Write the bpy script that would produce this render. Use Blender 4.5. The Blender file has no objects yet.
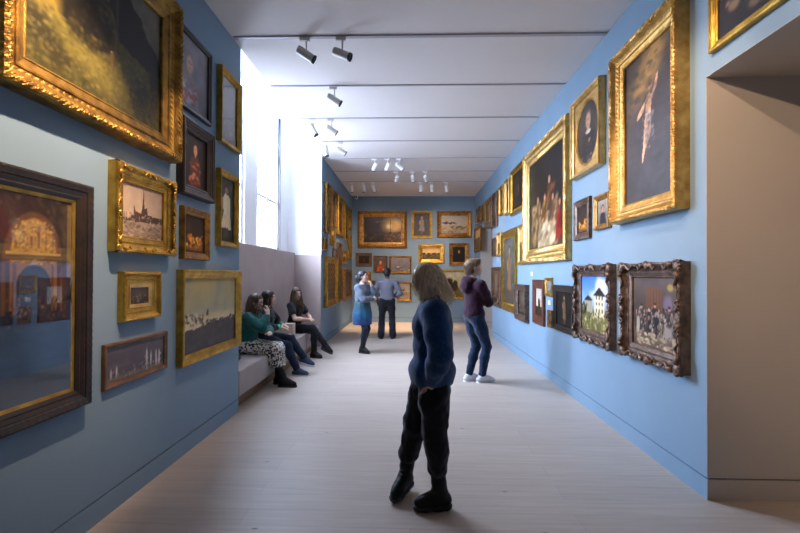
# Gallery hall hung with gilt-framed pictures, daylight from a tall window recess on the left.
import bpy, bmesh, math, random
import numpy as np
from mathutils import Vector, Matrix

C = bpy.context.scene.collection
PI = math.pi
XL, XR, YB, YF, ZC = -2.0, 2.115, 14.1, -8.0, 4.23     # room: left, right, back, front (behind the camera), ceiling
YA, YE = 4.83, 9.28                                     # window recess along the left wall
XA, XW = -2.59, -2.75                                   # lining panel and window plane of the recess
ZP = 2.07                                               # top of the lining panel
ZT = 5.45                                               # soffit of the window recess

# ------------------------------------------------------------------ helpers
def link(o, parent=None):
    C.objects.link(o)
    if parent is not None: o.parent = parent
    return o

def tag(o, label, cat, group=None):
    o['label'] = label; o['category'] = cat
    if group: o['group'] = group
    return o

def empty(name, loc, rz=0.0):
    o = bpy.data.objects.new(name, None); o.empty_display_size = 0.1
    o.location = loc; o.rotation_euler = (0, 0, rz)
    return link(o)

def np_mesh(name, V, F, mat=None, parent=None, smooth=False, colors=None, mats=None):
    """mesh object from vertex array and face list"""
    me = bpy.data.meshes.new(name)
    V = np.asarray(V, dtype=np.float64)
    me.from_pydata([tuple(v) for v in V.tolist()], [], [tuple(f) for f in (F.tolist() if isinstance(F, np.ndarray) else F)])
    me.update()
    if mats:
        for m in mats: me.materials.append(m)
    elif mat: me.materials.append(mat)
    if colors is not None:
        at = me.color_attributes.new('Col', 'FLOAT_COLOR', 'POINT')
        c = np.ones((len(V), 4), dtype=np.float32); c[:, :3] = colors
        at.data.foreach_set('color', c.ravel())
    if smooth:
        me.polygons.foreach_set('use_smooth', [True]*len(me.polygons))
    o = bpy.data.objects.new(name, me)
    return link(o, parent)

class MB:
    """collects simple solids into one mesh"""
    def __init__(s): s.V = []; s.F = []; s.n = 0
    def add(s, V, F):
        s.V += [tuple(v) for v in V]; s.F += [tuple(i+s.n for i in f) for f in F]; s.n += len(V)
    def box(s, x0, x1, y0, y1, z0, z1):
        V = [(x, y, z) for z in (z0, z1) for y in (y0, y1) for x in (x0, x1)]
        s.add(V, [(0,2,3,1),(4,5,7,6),(0,1,5,4),(2,6,7,3),(0,4,6,2),(1,3,7,5)])
    def cyl(s, a, b, r0, r1=None, n=16, cap=True):
        r1 = r0 if r1 is None else r1
        a, b = Vector(a), Vector(b); d = (b-a).normalized()
        u = d.orthogonal().normalized(); w = d.cross(u)
        V = []
        for p, r in ((a, r0), (b, r1)):
            for i in range(n):
                t = 2*PI*i/n; V.append(p + (u*math.cos(t)+w*math.sin(t))*r)
        F = [(i, (i+1) % n, n+(i+1) % n, n+i) for i in range(n)]
        if cap: F += [tuple(range(n))[::-1], tuple(range(n, 2*n))]
        s.add(V, F)
    def tube(s, pts, r, n=8):
        pts = [Vector(p) for p in pts]; rs = r if isinstance(r, (list, tuple)) else [r]*len(pts)
        V = []; F = []; ref = None
        for k, p in enumerate(pts):
            d = (pts[min(k+1, len(pts)-1)]-pts[max(k-1, 0)]).normalized()
            if ref is None: ref = d.orthogonal().normalized()
            u = (ref - d*ref.dot(d)).normalized(); ref = u; w = d.cross(u)
            for i in range(n):
                t = 2*PI*i/n; V.append(p+(u*math.cos(t)+w*math.sin(t))*rs[k])
        for k in range(len(pts)-1):
            for i in range(n):
                F.append((k*n+i, k*n+(i+1) % n, (k+1)*n+(i+1) % n, (k+1)*n+i))
        F += [tuple(range(n))[::-1], tuple(range((len(pts)-1)*n, len(pts)*n))]
        s.add(V, F)
    def blob(s, c, r, R=None, nu=8, nv=6):
        c = Vector(c); R = R or Matrix.Identity(3); V = [c+R@Vector((0, 0, r[2]))]; F = []
        for j in range(1, nv):
            ph = PI*j/nv
            for i in range(nu):
                t = 2*PI*i/nu
                V.append(c+R@Vector((r[0]*math.sin(ph)*math.cos(t), r[1]*math.sin(ph)*math.sin(t), r[2]*math.cos(ph))))
        V.append(c-R@Vector((0, 0, r[2]))); L = len(V)-1
        for i in range(nu): F.append((0, 1+i, 1+(i+1) % nu))
        for j in range(nv-2):
            for i in range(nu):
                a = 1+j*nu; F.append((a+i, a+nu+i, a+nu+(i+1) % nu, a+(i+1) % nu))
        a = 1+(nv-2)*nu
        for i in range(nu): F.append((a+i, L, a+(i+1) % nu))
        s.add(V, F)
    def build(s, name, mat, parent=None, smooth=False, bevel=0.0):
        o = np_mesh(name, s.V, s.F, mat, parent, smooth)
        if bevel:
            m = o.modifiers.new('bevel', 'BEVEL'); m.width = bevel; m.segments = 2; m.limit_method = 'ANGLE'
        return o

# ------------------------------------------------------------------ materials
def s2l(c):
    c = np.asarray(c, dtype=np.float64)
    return np.where(c <= 0.04045, c/12.92, ((np.maximum(c, 0)+0.055)/1.055)**2.4)

def material(name, base, rough=0.6, metal=0.0, spec=0.5, vary=0.0, scale=8.0, dark=None, bump=0.0, bscale=60.0,
             stretch=(1, 1, 1), attr=False, sheen=0.0, coat=0.0):
    m = bpy.data.materials.new(name); m.use_nodes = True
    nt = m.node_tree; N = nt.nodes; L = nt.links
    b = N['Principled BSDF']
    b.inputs['Base Color'].default_value = (*base, 1); b.inputs['Roughness'].default_value = rough
    b.inputs['Metallic'].default_value = metal; b.inputs['Specular IOR Level'].default_value = spec
    if sheen: b.inputs['Sheen Weight'].default_value = sheen
    if coat: b.inputs['Coat Weight'].default_value = coat; b.inputs['Coat Roughness'].default_value = 0.15
    tc = N.new('ShaderNodeTexCoord'); mp = N.new('ShaderNodeMapping'); mp.inputs['Scale'].default_value = stretch
    L.new(tc.outputs['Object'], mp.inputs['Vector'])
    if attr:
        a = N.new('ShaderNodeAttribute'); a.attribute_name = 'Col'; L.new(a.outputs['Color'], b.inputs['Base Color'])
    elif vary or dark is not None:
        nz = N.new('ShaderNodeTexNoise'); nz.inputs['Scale'].default_value = scale; nz.inputs['Detail'].default_value = 5
        L.new(mp.outputs['Vector'], nz.inputs['Vector'])
        cr = N.new('ShaderNodeValToRGB')
        d = dark if dark is not None else tuple(x*(1-vary) for x in base)
        l = base if dark is not None else tuple(min(1, x*(1+vary)) for x in base)
        cr.color_ramp.elements[0].position = 0.3; cr.color_ramp.elements[1].position = 0.7
        cr.color_ramp.elements[0].color = (*d, 1); cr.color_ramp.elements[1].color = (*l, 1)
        L.new(nz.outputs['Fac'], cr.inputs['Fac']); L.new(cr.outputs['Color'], b.inputs['Base Color'])
    if bump:
        n2 = N.new('ShaderNodeTexNoise'); n2.inputs['Scale'].default_value = bscale; n2.inputs['Detail'].default_value = 3
        L.new(mp.outputs['Vector'], n2.inputs['Vector'])
        bp = N.new('ShaderNodeBump'); bp.inputs['Strength'].default_value = bump; bp.inputs['Distance'].default_value = 0.01
        L.new(n2.outputs['Fac'], bp.inputs['Height']); L.new(bp.outputs['Normal'], b.inputs['Normal'])
    return m

M = {}
M['wall'] = material('blue_wall_paint', (.205, .312, .425), .75, spec=.25, vary=.04, scale=1.5, bump=.03, bscale=180)
M['wall_gap'] = material('shadow_gap', (.05, .08, .12), .9)
M['ceil'] = material('ceiling_paint', (.72, .70, .70), .85, spec=.2, vary=.015, scale=1.0)
M['white'] = material('white_paint', (.84, .85, .87), .7, spec=.3)
M['frame_white'] = material('white_window_frame', (.78, .79, .83), .5)
M['reveal'] = material('stone_beige_paint', (.47, .43, .385), .8, spec=.2, vary=.03, scale=2)
M['lining'] = material('greige_fabric_lining', (.42, .345, .325), .9, spec=.15, vary=.04, scale=3, bump=.05, bscale=220)
M['bench'] = material('grey_bench_upholstery', (.40, .35, .335), .9, spec=.15, vary=.05, scale=6, bump=.08, bscale=240)
M['plinth'] = material('oak_plinth', (.20, .115, .05), .6, vary=.2, scale=4, stretch=(8, 1, 8))
M['block'] = material('pale_oak_block', (.50, .40, .30), .55, vary=.1, scale=4, stretch=(1, 6, 6))
M['gold'] = material('gilding', (.63, .385, .07), .33, metal=.88, dark=(.32, .175, .03), scale=11, bump=.3, bscale=110)
M['gold_pale'] = material('pale_gilding', (.74, .50, .19), .36, metal=.82, dark=(.46, .27, .075), scale=11, bump=.25, bscale=110)
M['gold_dark'] = material('aged_gilding', (.40, .21, .05), .40, metal=.7, dark=(.13, .062, .018), scale=16, bump=.3, bscale=90)
M['gold_old'] = material('brown_toned_gilding', (.45, .265, .055), .44, metal=.8, dark=(.15, .08, .02), scale=12, bump=.3, bscale=110)
M['gold_rich'] = material('antique_pale_gilding', (.62, .40, .13), .40, metal=.82, dark=(.34, .19, .045), scale=12, bump=.3, bscale=110)
M['bronze'] = material('bronzed_gesso', (.19, .125, .092), .40, metal=.5, dark=(.055, .034, .026), scale=18, bump=.35, bscale=90)
M['wood_dark'] = material('dark_stained_wood', (.030, .018, .013), .40, dark=(.010, .007, .006), scale=10, stretch=(1, 1, 1), bump=.1, bscale=120)
M['wood_black'] = material('black_polished_wood', (.02, .017, .017), .32, dark=(.008, .007, .008), scale=10)
M['wood_red'] = material('mahogany_wood', (.13, .04, .02), .4, dark=(.05, .016, .01), scale=10)
M['wood_brown'] = material('brown_moulding_wood', (.16, .08, .035), .45, dark=(.06, .03, .016), scale=10, bump=.1, bscale=120)
M['canvas'] = material('oil_paint', (.3, .3, .3), .42, spec=.35, attr=True, bump=.12, bscale=130)
M['track'] = material('track_aluminium', (.42, .41, .46), .5, metal=.2)
M['lamp'] = material('lamp_grey_metal', (.55, .54, .52), .45, metal=.2)
M['lamp_black'] = material('lamp_baffle', (.012, .012, .014), .5)
M['card'] = material('label_card', (.80, .79, .76), .8)
M['black_plastic'] = material('black_plastic', (.015, .015, .018), .4)

def glass_mat(name, ior=1.5):
    m = bpy.data.materials.new(name); m.use_nodes = True
    nt = m.node_tree; N = nt.nodes; L = nt.links; N.clear()
    out = N.new('ShaderNodeOutputMaterial'); mx = N.new('ShaderNodeMixShader'); tr = N.new('ShaderNodeBsdfTransparent')
    gl = N.new('ShaderNodeBsdfGlossy'); gl.inputs['Roughness'].default_value = 0.01
    fr = N.new('ShaderNodeFresnel'); fr.inputs['IOR'].default_value = ior
    ge = N.new('ShaderNodeNewGeometry'); iv = N.new('ShaderNodeMath'); iv.operation = 'SUBTRACT'; iv.inputs[0].default_value = 1   # reflect at the outer face only
    L.new(ge.outputs['Backfacing'], iv.inputs[1]); mu = N.new('ShaderNodeMath'); mu.operation = 'MULTIPLY'
    L.new(fr.outputs['Fac'], mu.inputs[0]); L.new(iv.outputs[0], mu.inputs[1])
    L.new(mu.outputs[0], mx.inputs['Fac']); L.new(tr.outputs['BSDF'], mx.inputs[1]); L.new(gl.outputs['BSDF'], mx.inputs[2])
    L.new(mx.outputs['Shader'], out.inputs['Surface'])
    return m
M['glass'] = glass_mat('picture_glazing', 1.85)
M['window_glass'] = glass_mat('window_pane_glass', 1.45)

def floor_mat():
    m = bpy.data.materials.new('pale_oak_boards'); m.use_nodes = True
    nt = m.node_tree; N = nt.nodes; L = nt.links; b = N['Principled BSDF']
    b.inputs['Roughness'].default_value = .40; b.inputs['Specular IOR Level'].default_value = .5
    tc = N.new('ShaderNodeTexCoord'); mp = N.new('ShaderNodeMapping'); L.new(tc.outputs['Object'], mp.inputs['Vector'])
    br = N.new('ShaderNodeTexBrick'); br.inputs['Scale'].default_value = 1.0
    br.inputs['Brick Width'].default_value = 2.2; br.inputs['Row Height'].default_value = .19
    br.inputs['Mortar Size'].default_value = .0018; br.inputs['Mortar Smooth'].default_value = .3
    br.inputs['Color1'].default_value = (.525, .455, .395, 1); br.inputs['Color2'].default_value = (.48, .41, .355, 1)
    br.inputs['Mortar'].default_value = (.38, .325, .28, 1); br.inputs['Bias'].default_value = -.1
    L.new(mp.outputs['Vector'], br.inputs['Vector'])
    m2 = N.new('ShaderNodeMapping'); m2.inputs['Scale'].default_value = (.9, 14, 1); L.new(tc.outputs['Object'], m2.inputs['Vector'])
    nz = N.new('ShaderNodeTexNoise'); nz.inputs['Scale'].default_value = 2.2; nz.inputs['Detail'].default_value = 7
    L.new(m2.outputs['Vector'], nz.inputs['Vector'])
    cr = N.new('ShaderNodeValToRGB'); cr.color_ramp.elements[0].position = .32; cr.color_ramp.elements[1].position = .68
    cr.color_ramp.elements[0].color = (.89, .875, .86, 1); cr.color_ramp.elements[1].color = (1.04, 1.035, 1.03, 1)
    L.new(nz.outputs['Fac'], cr.inputs['Fac'])
    mx = N.new('ShaderNodeMixRGB'); mx.blend_type = 'MULTIPLY'; mx.inputs['Fac'].default_value = 1
    L.new(br.outputs['Color'], mx.inputs[1]); L.new(cr.outputs['Color'], mx.inputs[2])
    L.new(mx.outputs['Color'], b.inputs['Base Color'])
    # a few small dark knots
    m3 = N.new('ShaderNodeMapping'); m3.inputs['Scale'].default_value = (1.0, 2.2, 1); L.new(tc.outputs['Object'], m3.inputs['Vector'])
    vo = N.new('ShaderNodeTexVoronoi'); vo.inputs['Scale'].default_value = 1.6; L.new(m3.outputs['Vector'], vo.inputs['Vector'])
    kr = N.new('ShaderNodeValToRGB'); kr.color_ramp.elements[0].position = .012; kr.color_ramp.elements[1].position = .045
    kr.color_ramp.elements[0].color = (.35, .28, .22, 1); kr.color_ramp.elements[1].color = (1, 1, 1, 1)
    L.new(vo.outputs['Distance'], kr.inputs['Fac'])
    mk = N.new('ShaderNodeMixRGB'); mk.blend_type = 'MULTIPLY'; mk.inputs['Fac'].default_value = 1
    L.new(mx.outputs['Color'], mk.inputs[1]); L.new(kr.outputs['Color'], mk.inputs[2]); L.new(mk.outputs['Color'], b.inputs['Base Color'])
    bp = N.new('ShaderNodeBump'); bp.inputs['Strength'].default_value = .08; bp.inputs['Distance'].default_value = .004
    L.new(nz.outputs['Fac'], bp.inputs['Height']); L.new(bp.outputs['Normal'], b.inputs['Normal'])
    return m
M['floor'] = floor_mat()

# ------------------------------------------------------------------ setting
def struct(name, boxes, mat, bevel=0):
    mb = MB()
    for b in boxes: mb.box(*b)
    o = mb.build(name, M[mat], None, bevel=bevel); o['kind'] = 'structure'
    return o

SG, SH = .146, .157                       # shadow gap above the flush baseboard
T = .16                                   # wall leaf thickness
OP = [(1.25, 3.07), (11.02, 12.93)]       # two doorways in the right wall
ZO = 3.03; DX = 3.35                      # doorway height and how far the side rooms are built
struct('floor', [(-3.2, 5.0, YF-.3, YB+.3, -.2, 0)], 'floor')
struct('ceiling', [(XL, XR+.02, YF-.2, YB+.2, ZC, ZC+.2)], 'ceil')
struct('wall_back', [(XL-T, XR+T, YB, YB+T, SH, ZC)], 'wall')
struct('baseboard_back', [(XL-T, XR+T, YB, YB+T, 0, SG)], 'wall')
struct('wall_front', [(XL-T, XR+T, YF-T, YF, 0, ZC)], 'wall')
struct('wall_left', [(XL-T, XL, YF, YA, SH, ZC+.2), (XL-T, XL, YE, YB, SH, ZC+.2)], 'wall')
struct('baseboard_left', [(XL-T, XL, YF, YA, 0, SG), (XL-T, XL, YE, YB, 0, SG)], 'wall')
ys = [YF, OP[0][0], OP[0][1], OP[1][0], OP[1][1], YB]
rw = []; rb = []; rg = []
for a, b in ((0, 1), (2, 3), (4, 5)):
    rw.append((XR, XR+T, ys[a], ys[b], SH, ZC)); rb.append((XR, XR+T, ys[a], ys[b], 0, SG)); rg.append((XR+.02, XR+T-.02, ys[a]+.01, ys[b]-.01, SG, SH))
for a, b in OP: rw.append((XR, XR+T, a, b, ZO, ZC))
struct('wall_right', rw, 'wall'); struct('baseboard_right', rb, 'wall')
struct('trim_1', rg+[(XL-T+.02, XL-.02, YF, YA-.01, SG, SH), (XL-T+.02, XL-.02, YE+.01, YB, SG, SH), (XL, XR, YB+.02, YB+T, SG, SH)], 'wall_gap')
# doorway linings (deep beige reveals with the same shadow gap)
rv = []; rvb = []; rvg = []; rvs = []
for a, b in OP:
    for y0, y1, s in ((b, b+.12, 1), (a-.12, a, -1)):
        q0, q1 = (y0-.004, y1) if s > 0 else (y0, y1+.004)
        rv.append((XR+T, DX, q0, q1, SH, ZO+.3)); rvb.append((XR+T, DX, q0, q1, 0, SG))
        rvg.append((XR+T, DX, y0+(.015 if s > 0 else 0), y1-(.015 if s < 0 else 0), SG, SH))
    rv.append((DX, DX+.12, a-.12, b+.12, 0, ZO+.3)); rvs.append((XR+T, DX, a, b, ZO, ZO+.2))
    # lining skins over the wall ends
    for y0, y1 in ((b-.004, b), (a, a+.004)):
        rv.append((XR+.0005, XR+T, y0, y1, SH, ZO)); rvb.append((XR+.0005, XR+T, y0, y1, 0, SG))
    rvs.append((XR+.0005, XR+T, a, b, ZO-.004, ZO))
struct('wall_doorway', rv, 'reveal'); struct('baseboard_doorway', rvb, 'reveal'); struct('trim_2', rvg, 'wall_gap')
struct('trim_3', rvs, 'reveal')

# window recess
struct('wall_recess', [(XL-.35, XL, YA-.002, YA+.0, 0, 0.001)] if False else
       [(XW-.1, XL-T, YA-.14, YA-.0, 0, ZT), (XW-.1, XL-T, YE, YE+.14, 0, ZT),
        (XW-.1, XL, YA-.14, YE+.14, ZT, ZT+.15), (XL-.02, XL+.14, YA-.14, YE+.14, ZC+.2, ZT+.15),
        (XL-T, XL-.003, YE-.004, YE, 0, ZC+.2), (XL-T, XL-.003, YA, YA+.004, 0, ZC+.2),
        (XL-T, XL, YA-.14, YA, ZC+.2, ZT), (XL-T, XL, YE, YE+.14, ZC+.2, ZT)], 'white')
WIN = [(5.8, 6.85), (7.42, 8.70)]         # the two windows along the recess
WZ0, WZ1 = ZP-.02, 4.86
struct('wall_window', [(XW-.3, XW, YA-.14, YE+.14, 0, WZ0), (XW-.3, XW, YA-.14, YE+.14, WZ1, ZT),
        (XW-.3, XW, YA-.14, WIN[0][0], WZ0, WZ1), (XW-.3, XW, WIN[0][1], WIN[1][0], WZ0, WZ1), (XW-.3, XW, WIN[1][1], YE+.14, WZ0, WZ1)], 'white')
struct('trim_4', [(XW, XA, YA+.004, YE-.004, 0, ZP), (XA, XL-.001, YE-.03, YE-.004, 0, ZP-.045)], 'lining', bevel=.004)
for k, (a, b) in enumerate(WIN):
    w = empty('window_%d' % (k+1), (XW-.08, (a+b)/2, WZ0)); w['kind'] = 'structure'
    h = (b-a)/2; H = WZ1-WZ0
    m = MB()
    m.box(-.04, .04, -h, -h+.07, 0, H); m.box(-.04, .04, h-.07, h, 0, H); m.box(-.04, .04, -h+.07, h-.07, 0, .08); m.box(-.04, .04, -h+.07, h-.07, H-.09, H)
    f = m.build('window_frame', M['frame_white'], w)
    m = MB()
    mid = .02 if k else 0
    m.box(-.03, .03, mid-.045, mid+.045, .08, H-.09)
    for t in (.36, .70): m.box(-.025, .025, -h+.07, h-.07, H*t-.03, H*t+.03)
    m.build('glazing_bar', M['frame_white'], w)
    m = MB(); m.box(-.004, .004, -h+.07, h-.07, .08, H-.09); m.build('pane', M['window_glass'], w)
    if k == 1:
        m = MB(); m.box(.05, .085, h-.03, h+.015, -.01, H-.02); m.build('blind_guide', M['black_plastic'], w)
# ------------------------------------------------------------------ a small oil painter (colours per canvas vertex)
class Cv:
    def __init__(s, w, h, seed):
        s.w, s.h = w, h; s.rs = np.random.RandomState(seed)
        x = (np.arange(w)+.5)/w; y = (np.arange(h)+.5)/h
        s.X, s.Y = np.meshgrid(x, y); s.asp = w/h
        s.a = np.zeros((h, w, 3))
    def noise(s, sc, oct=4, sx=1.0, sy=1.0):
        out = np.zeros((s.h, s.w)); amp = 1.0; tot = 0
        for o in range(oct):
            gx, gy = max(2, int(sc*sx*2**o))+2, max(2, int(sc*sy*2**o/ s.asp if s.asp > .2 else sc*sy*2**o))+2
            g = s.rs.rand(gy+1, gx+1)
            fx = s.X*(gx-1); fy = s.Y*(gy-1); ix = fx.astype(int); iy = fy.astype(int)
            ux = fx-ix; uy = fy-iy; ux = ux*ux*(3-2*ux); uy = uy*uy*(3-2*uy)
            v = (g[iy, ix]*(1-ux)+g[iy, ix+1]*ux)*(1-uy)+(g[iy+1, ix]*(1-ux)+g[iy+1, ix+1]*ux)*uy
            out += amp*v; tot += amp; amp *= .55
        return out/tot
    def mix(s, m, col):
        m = np.clip(m, 0, 1)[..., None]; s.a = s.a*(1-m)+np.asarray(col, float)*m
    def grad(s, *st):
        ys = [q[0] for q in st]
        for k in range(3): s.a[..., k] = np.interp(s.Y, ys, [q[1][k] for q in st])
    def ell(s, cx, cy, rx, ry, col, soft=.15, rot=0, al=1, rag=0):
        dx = s.X-cx; dy = s.Y-cy
        if rot:
            dx, dy = dx*math.cos(rot)+dy*math.sin(rot), -dx*math.sin(rot)+dy*math.cos(rot)
        d = np.sqrt((dx/rx)**2+(dy/ry)**2)
        if rag: d = d+(s.noise(9, 3)-.5)*rag
        s.mix(np.clip((1-d)/soft+.5, 0, 1)*al, col)
    def poly(s, pts, col, soft=.012, al=1, rag=0):
        Xx = s.X+((s.noise(10, 3)-.5)*rag if rag else 0); Yy = s.Y+((s.noise(10, 3)-.5)*rag if rag else 0)
        ins = np.zeros(s.X.shape, bool); n = len(pts)
        for i in range(n):
            x0, y0 = pts[i]; x1, y1 = pts[(i+1) % n]
            if y0 == y1: continue
            c = (Yy >= min(y0, y1)) & (Yy < max(y0, y1)) & (Xx < x0+(Yy-y0)*(x1-x0)/(y1-y0))
            ins ^= c
        s.mix(ins*al, col)
    def dabs(s, n, box, cols, r=(.01, .03), el=1.0, rot=0, al=.8, soft=.5):
        x0, x1, y0, y1 = box
        for i in range(n):
            q = s.rs.rand(6); rr = r[0]+(r[1]-r[0])*q[2]
            c = np.asarray(cols[int(q[3]*len(cols)) % len(cols)], float)*(.85+.3*q[4])
            cx, cy = x0+(x1-x0)*q[0], y0+(y1-y0)*q[1]; ro = rot+(q[5]-.5)*.8
            # only touch the neighbourhood
            R = rr*max(1, el)*1.6
            i0, i1 = max(0, int((cx-R)*s.w)), min(s.w, int((cx+R)*s.w)+2); j0, j1 = max(0, int((cy-R*s.asp)*s.h)), min(s.h, int((cy+R*s.asp)*s.h)+2)
            if i1 <= i0 or j1 <= j0: continue
            dx = s.X[j0:j1, i0:i1]-cx; dy = (s.Y[j0:j1, i0:i1]-cy)/s.asp
            dx, dy = dx*math.cos(ro)+dy*math.sin(ro), -dx*math.sin(ro)+dy*math.cos(ro)
            d = np.sqrt((dx/(rr*el))**2+(dy/rr)**2); m = (np.clip((1-d)/soft+.3, 0, 1)*al)[..., None]
            s.a[j0:j1, i0:i1] = s.a[j0:j1, i0:i1]*(1-m)+c*m
    def blur(s, n=1):
        for _ in range(n):
            p = np.pad(s.a, ((1, 1), (1, 1), (0, 0)), 'edge'); s.a = (p[:-2, 1:-1]+p[2:, 1:-1]+p[1:-1, :-2]+p[1:-1, 2:]+2*p[1:-1, 1:-1])/6
    def tone(s, amt=.12, sc=6):
        s.a *= (1+(s.noise(sc, 5)-.5)*2*amt)[..., None]
    def figure(s, x, y, h, coat, skin=(.75, .55, .42), hair=(.15, .1, .08), wide=.16):
        w = h*wide/s.asp
        s.poly([(x-w, y), (x+w, y), (x+w*.8, y+h*.55), (x+w*.7, y+h*.8), (x-w*.7, y+h*.8), (x-w*.8, y+h*.55)], coat, rag=.01)
        s.ell(x, y+h*.9, h*.075/s.asp, h*.1, skin); s.ell(x, y+h*.95, h*.08/s.asp, h*.06, hair)

def p_glade(c, **k):                     # dark trees on a slope, sunlit meadow, small walker
    c.grad((0, (.22, .205, .09)), (.4, (.32, .30, .13)), (1, (.34, .31, .15)))
    c.dabs(700, (0, 1, 0, 1), [(.40, .36, .15), (.25, .235, .09), (.34, .32, .17), (.20, .185, .075)], (.005, .014), 1.8, al=.55)
    c.ell(.10, .52, .15, .15, (.58, .48, .18), 1.1, al=.75, rag=.5); c.ell(.22, .66, .12, .16, (.56, .45, .18), 1.1, al=.6, rag=.5); c.ell(.44, .22, .24, .10, (.48, .43, .19), 1.2, -.35, al=.6, rag=.5)
    c.poly([(.56, 1.05), (1.05, 1.05), (1.05, .55), (.94, .60), (.80, .76), (.64, .96)], (.37, .36, .31), rag=.05)
    c.dabs(60, (.6, 1, .7, 1), [(.42, .40, .34), (.31, .30, .26)], (.01, .03), 1.6, al=.4)
    c.ell(.31, .56, .125, .22, (.105, .088, .04), .45, .25, rag=.8); c.ell(.42, .44, .12, .13, (.10, .085, .04), .45, -.5, rag=.8); c.ell(.36, .78, .12, .16, (.12, .10, .05), .5, rag=.7)
    c.poly([(.50, 1.02), (.62, 1.02), (.72, .88), (.84, .74), (.985, .62), (.985, .47), (.84, .46), (.72, .46), (.62, .50), (.57, .56), (.54, .8)], (.07, .06, .042), rag=.10)
    c.ell(.07, .24, .14, .085, (.165, .15, .075), .7, -.45, rag=.7); c.ell(.17, .15, .10, .06, (.19, .17, .08), .8, -.4, rag=.7); c.ell(.80, .22, .07, .10, (.15, .135, .06), .7, rag=.7); c.ell(.93, .34, .05, .14, (.12, .105, .05), .6, rag=.6)
    c.dabs(1000, (.0, 1, 0, .42), [(.42, .385, .17), (.29, .27, .11), (.40, .37, .21), (.21, .20, .085), (.50, .46, .24)], (.004, .010), 1.8, al=.5)
    c.dabs(220, (.22, .55, .35, .98), [(.15, .125, .055), (.08, .07, .033), (.24, .21, .09)], (.006, .016), 1.5, al=.6); c.dabs(120, (.70, .92, .08, .32), [(.14, .125, .055), (.26, .24, .1)], (.005, .013), al=.7)
    c.poly([(.585, .42), (.60, .42), (.59, .95), (.575, .95)], (.27, .22, .165), rag=.012)
    c.blur(1); c.figure(.545, .285, .13, (.44, .33, .20), wide=.12); c.tone(.16, 16)

def p_sky_land(c, sky=((.75, .7, .6), (.5, .55, .6)), land=(.3, .28, .15), hor=.4, trees=(), spots=None, rag=.03, water=None, n=60, cloud=None):
    c.grad((0, land), (hor-.001, tuple(np.array(land)*1.25)), (hor, sky[0]), (1, sky[1]))
    if cloud is not None: c.mix((c.noise(4, 4)-.45)*3*(c.Y > hor+.03), cloud)
    if water is not None: c.poly([(0, 0), (1, 0), (1, hor*.8), (0, hor*.7)], water, rag=.03)
    for (x, w, h, col) in trees:
        c.ell(x, hor+h*.35, w, h, col, .3, rag=.6)
    c.dabs(n, (0, 1, 0, hor), spots or [tuple(np.array(land)*1.5), tuple(np.array(land)*.6)], (.008, .03), 2.0, al=.6)
    c.tone(.14)

def p_coast(c, **k):                     # pale sky over white surf and dark water
    c.grad((0, (.23, .21, .22)), (.28, (.30, .28, .28)), (.34, (.72, .66, .5)), (.45, (.78, .72, .55)), (.55, (.62, .62, .52)), (1, (.68, .62, .40)))
    c.mix((c.noise(4, 4)-.45)*2.5*(c.Y > .5), (.50, .55, .53))
    c.poly([(0, .48), (.14, .50), (.25, .43), (.4, .45), (.62, .42), (1, .45), (1, .35), (.6, .34), (.3, .29), (0, .27)], (.80, .75, .61), rag=.03)
    c.poly([(0, .31), (.3, .33), (.62, .37), (1, .36), (1, 0), (0, 0)], (.235, .215, .225), rag=.03)
    c.dabs(60, (0, .34, .34, .52), [(.84, .80, .68), (.20, .18, .17), (.42, .39, .35)], (.006, .016), 1.8, -.5, al=.7)
    c.dabs(50, (.35, 1, .33, .40), [(.12, .11, .11), (.30, .27, .27)], (.006, .016), 2.2, al=.8)
    c.dabs(160, (0, 1, 0, .30), [(.21, .19, .205), (.27, .25, .265), (.18, .165, .18)], (.012, .03), 2, al=.4)
    c.poly([(.395, .46), (.435, .46), (.435, .52), (.415, .57), (.395, .52)], (.2, .18, .16)); c.tone(.08)

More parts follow.
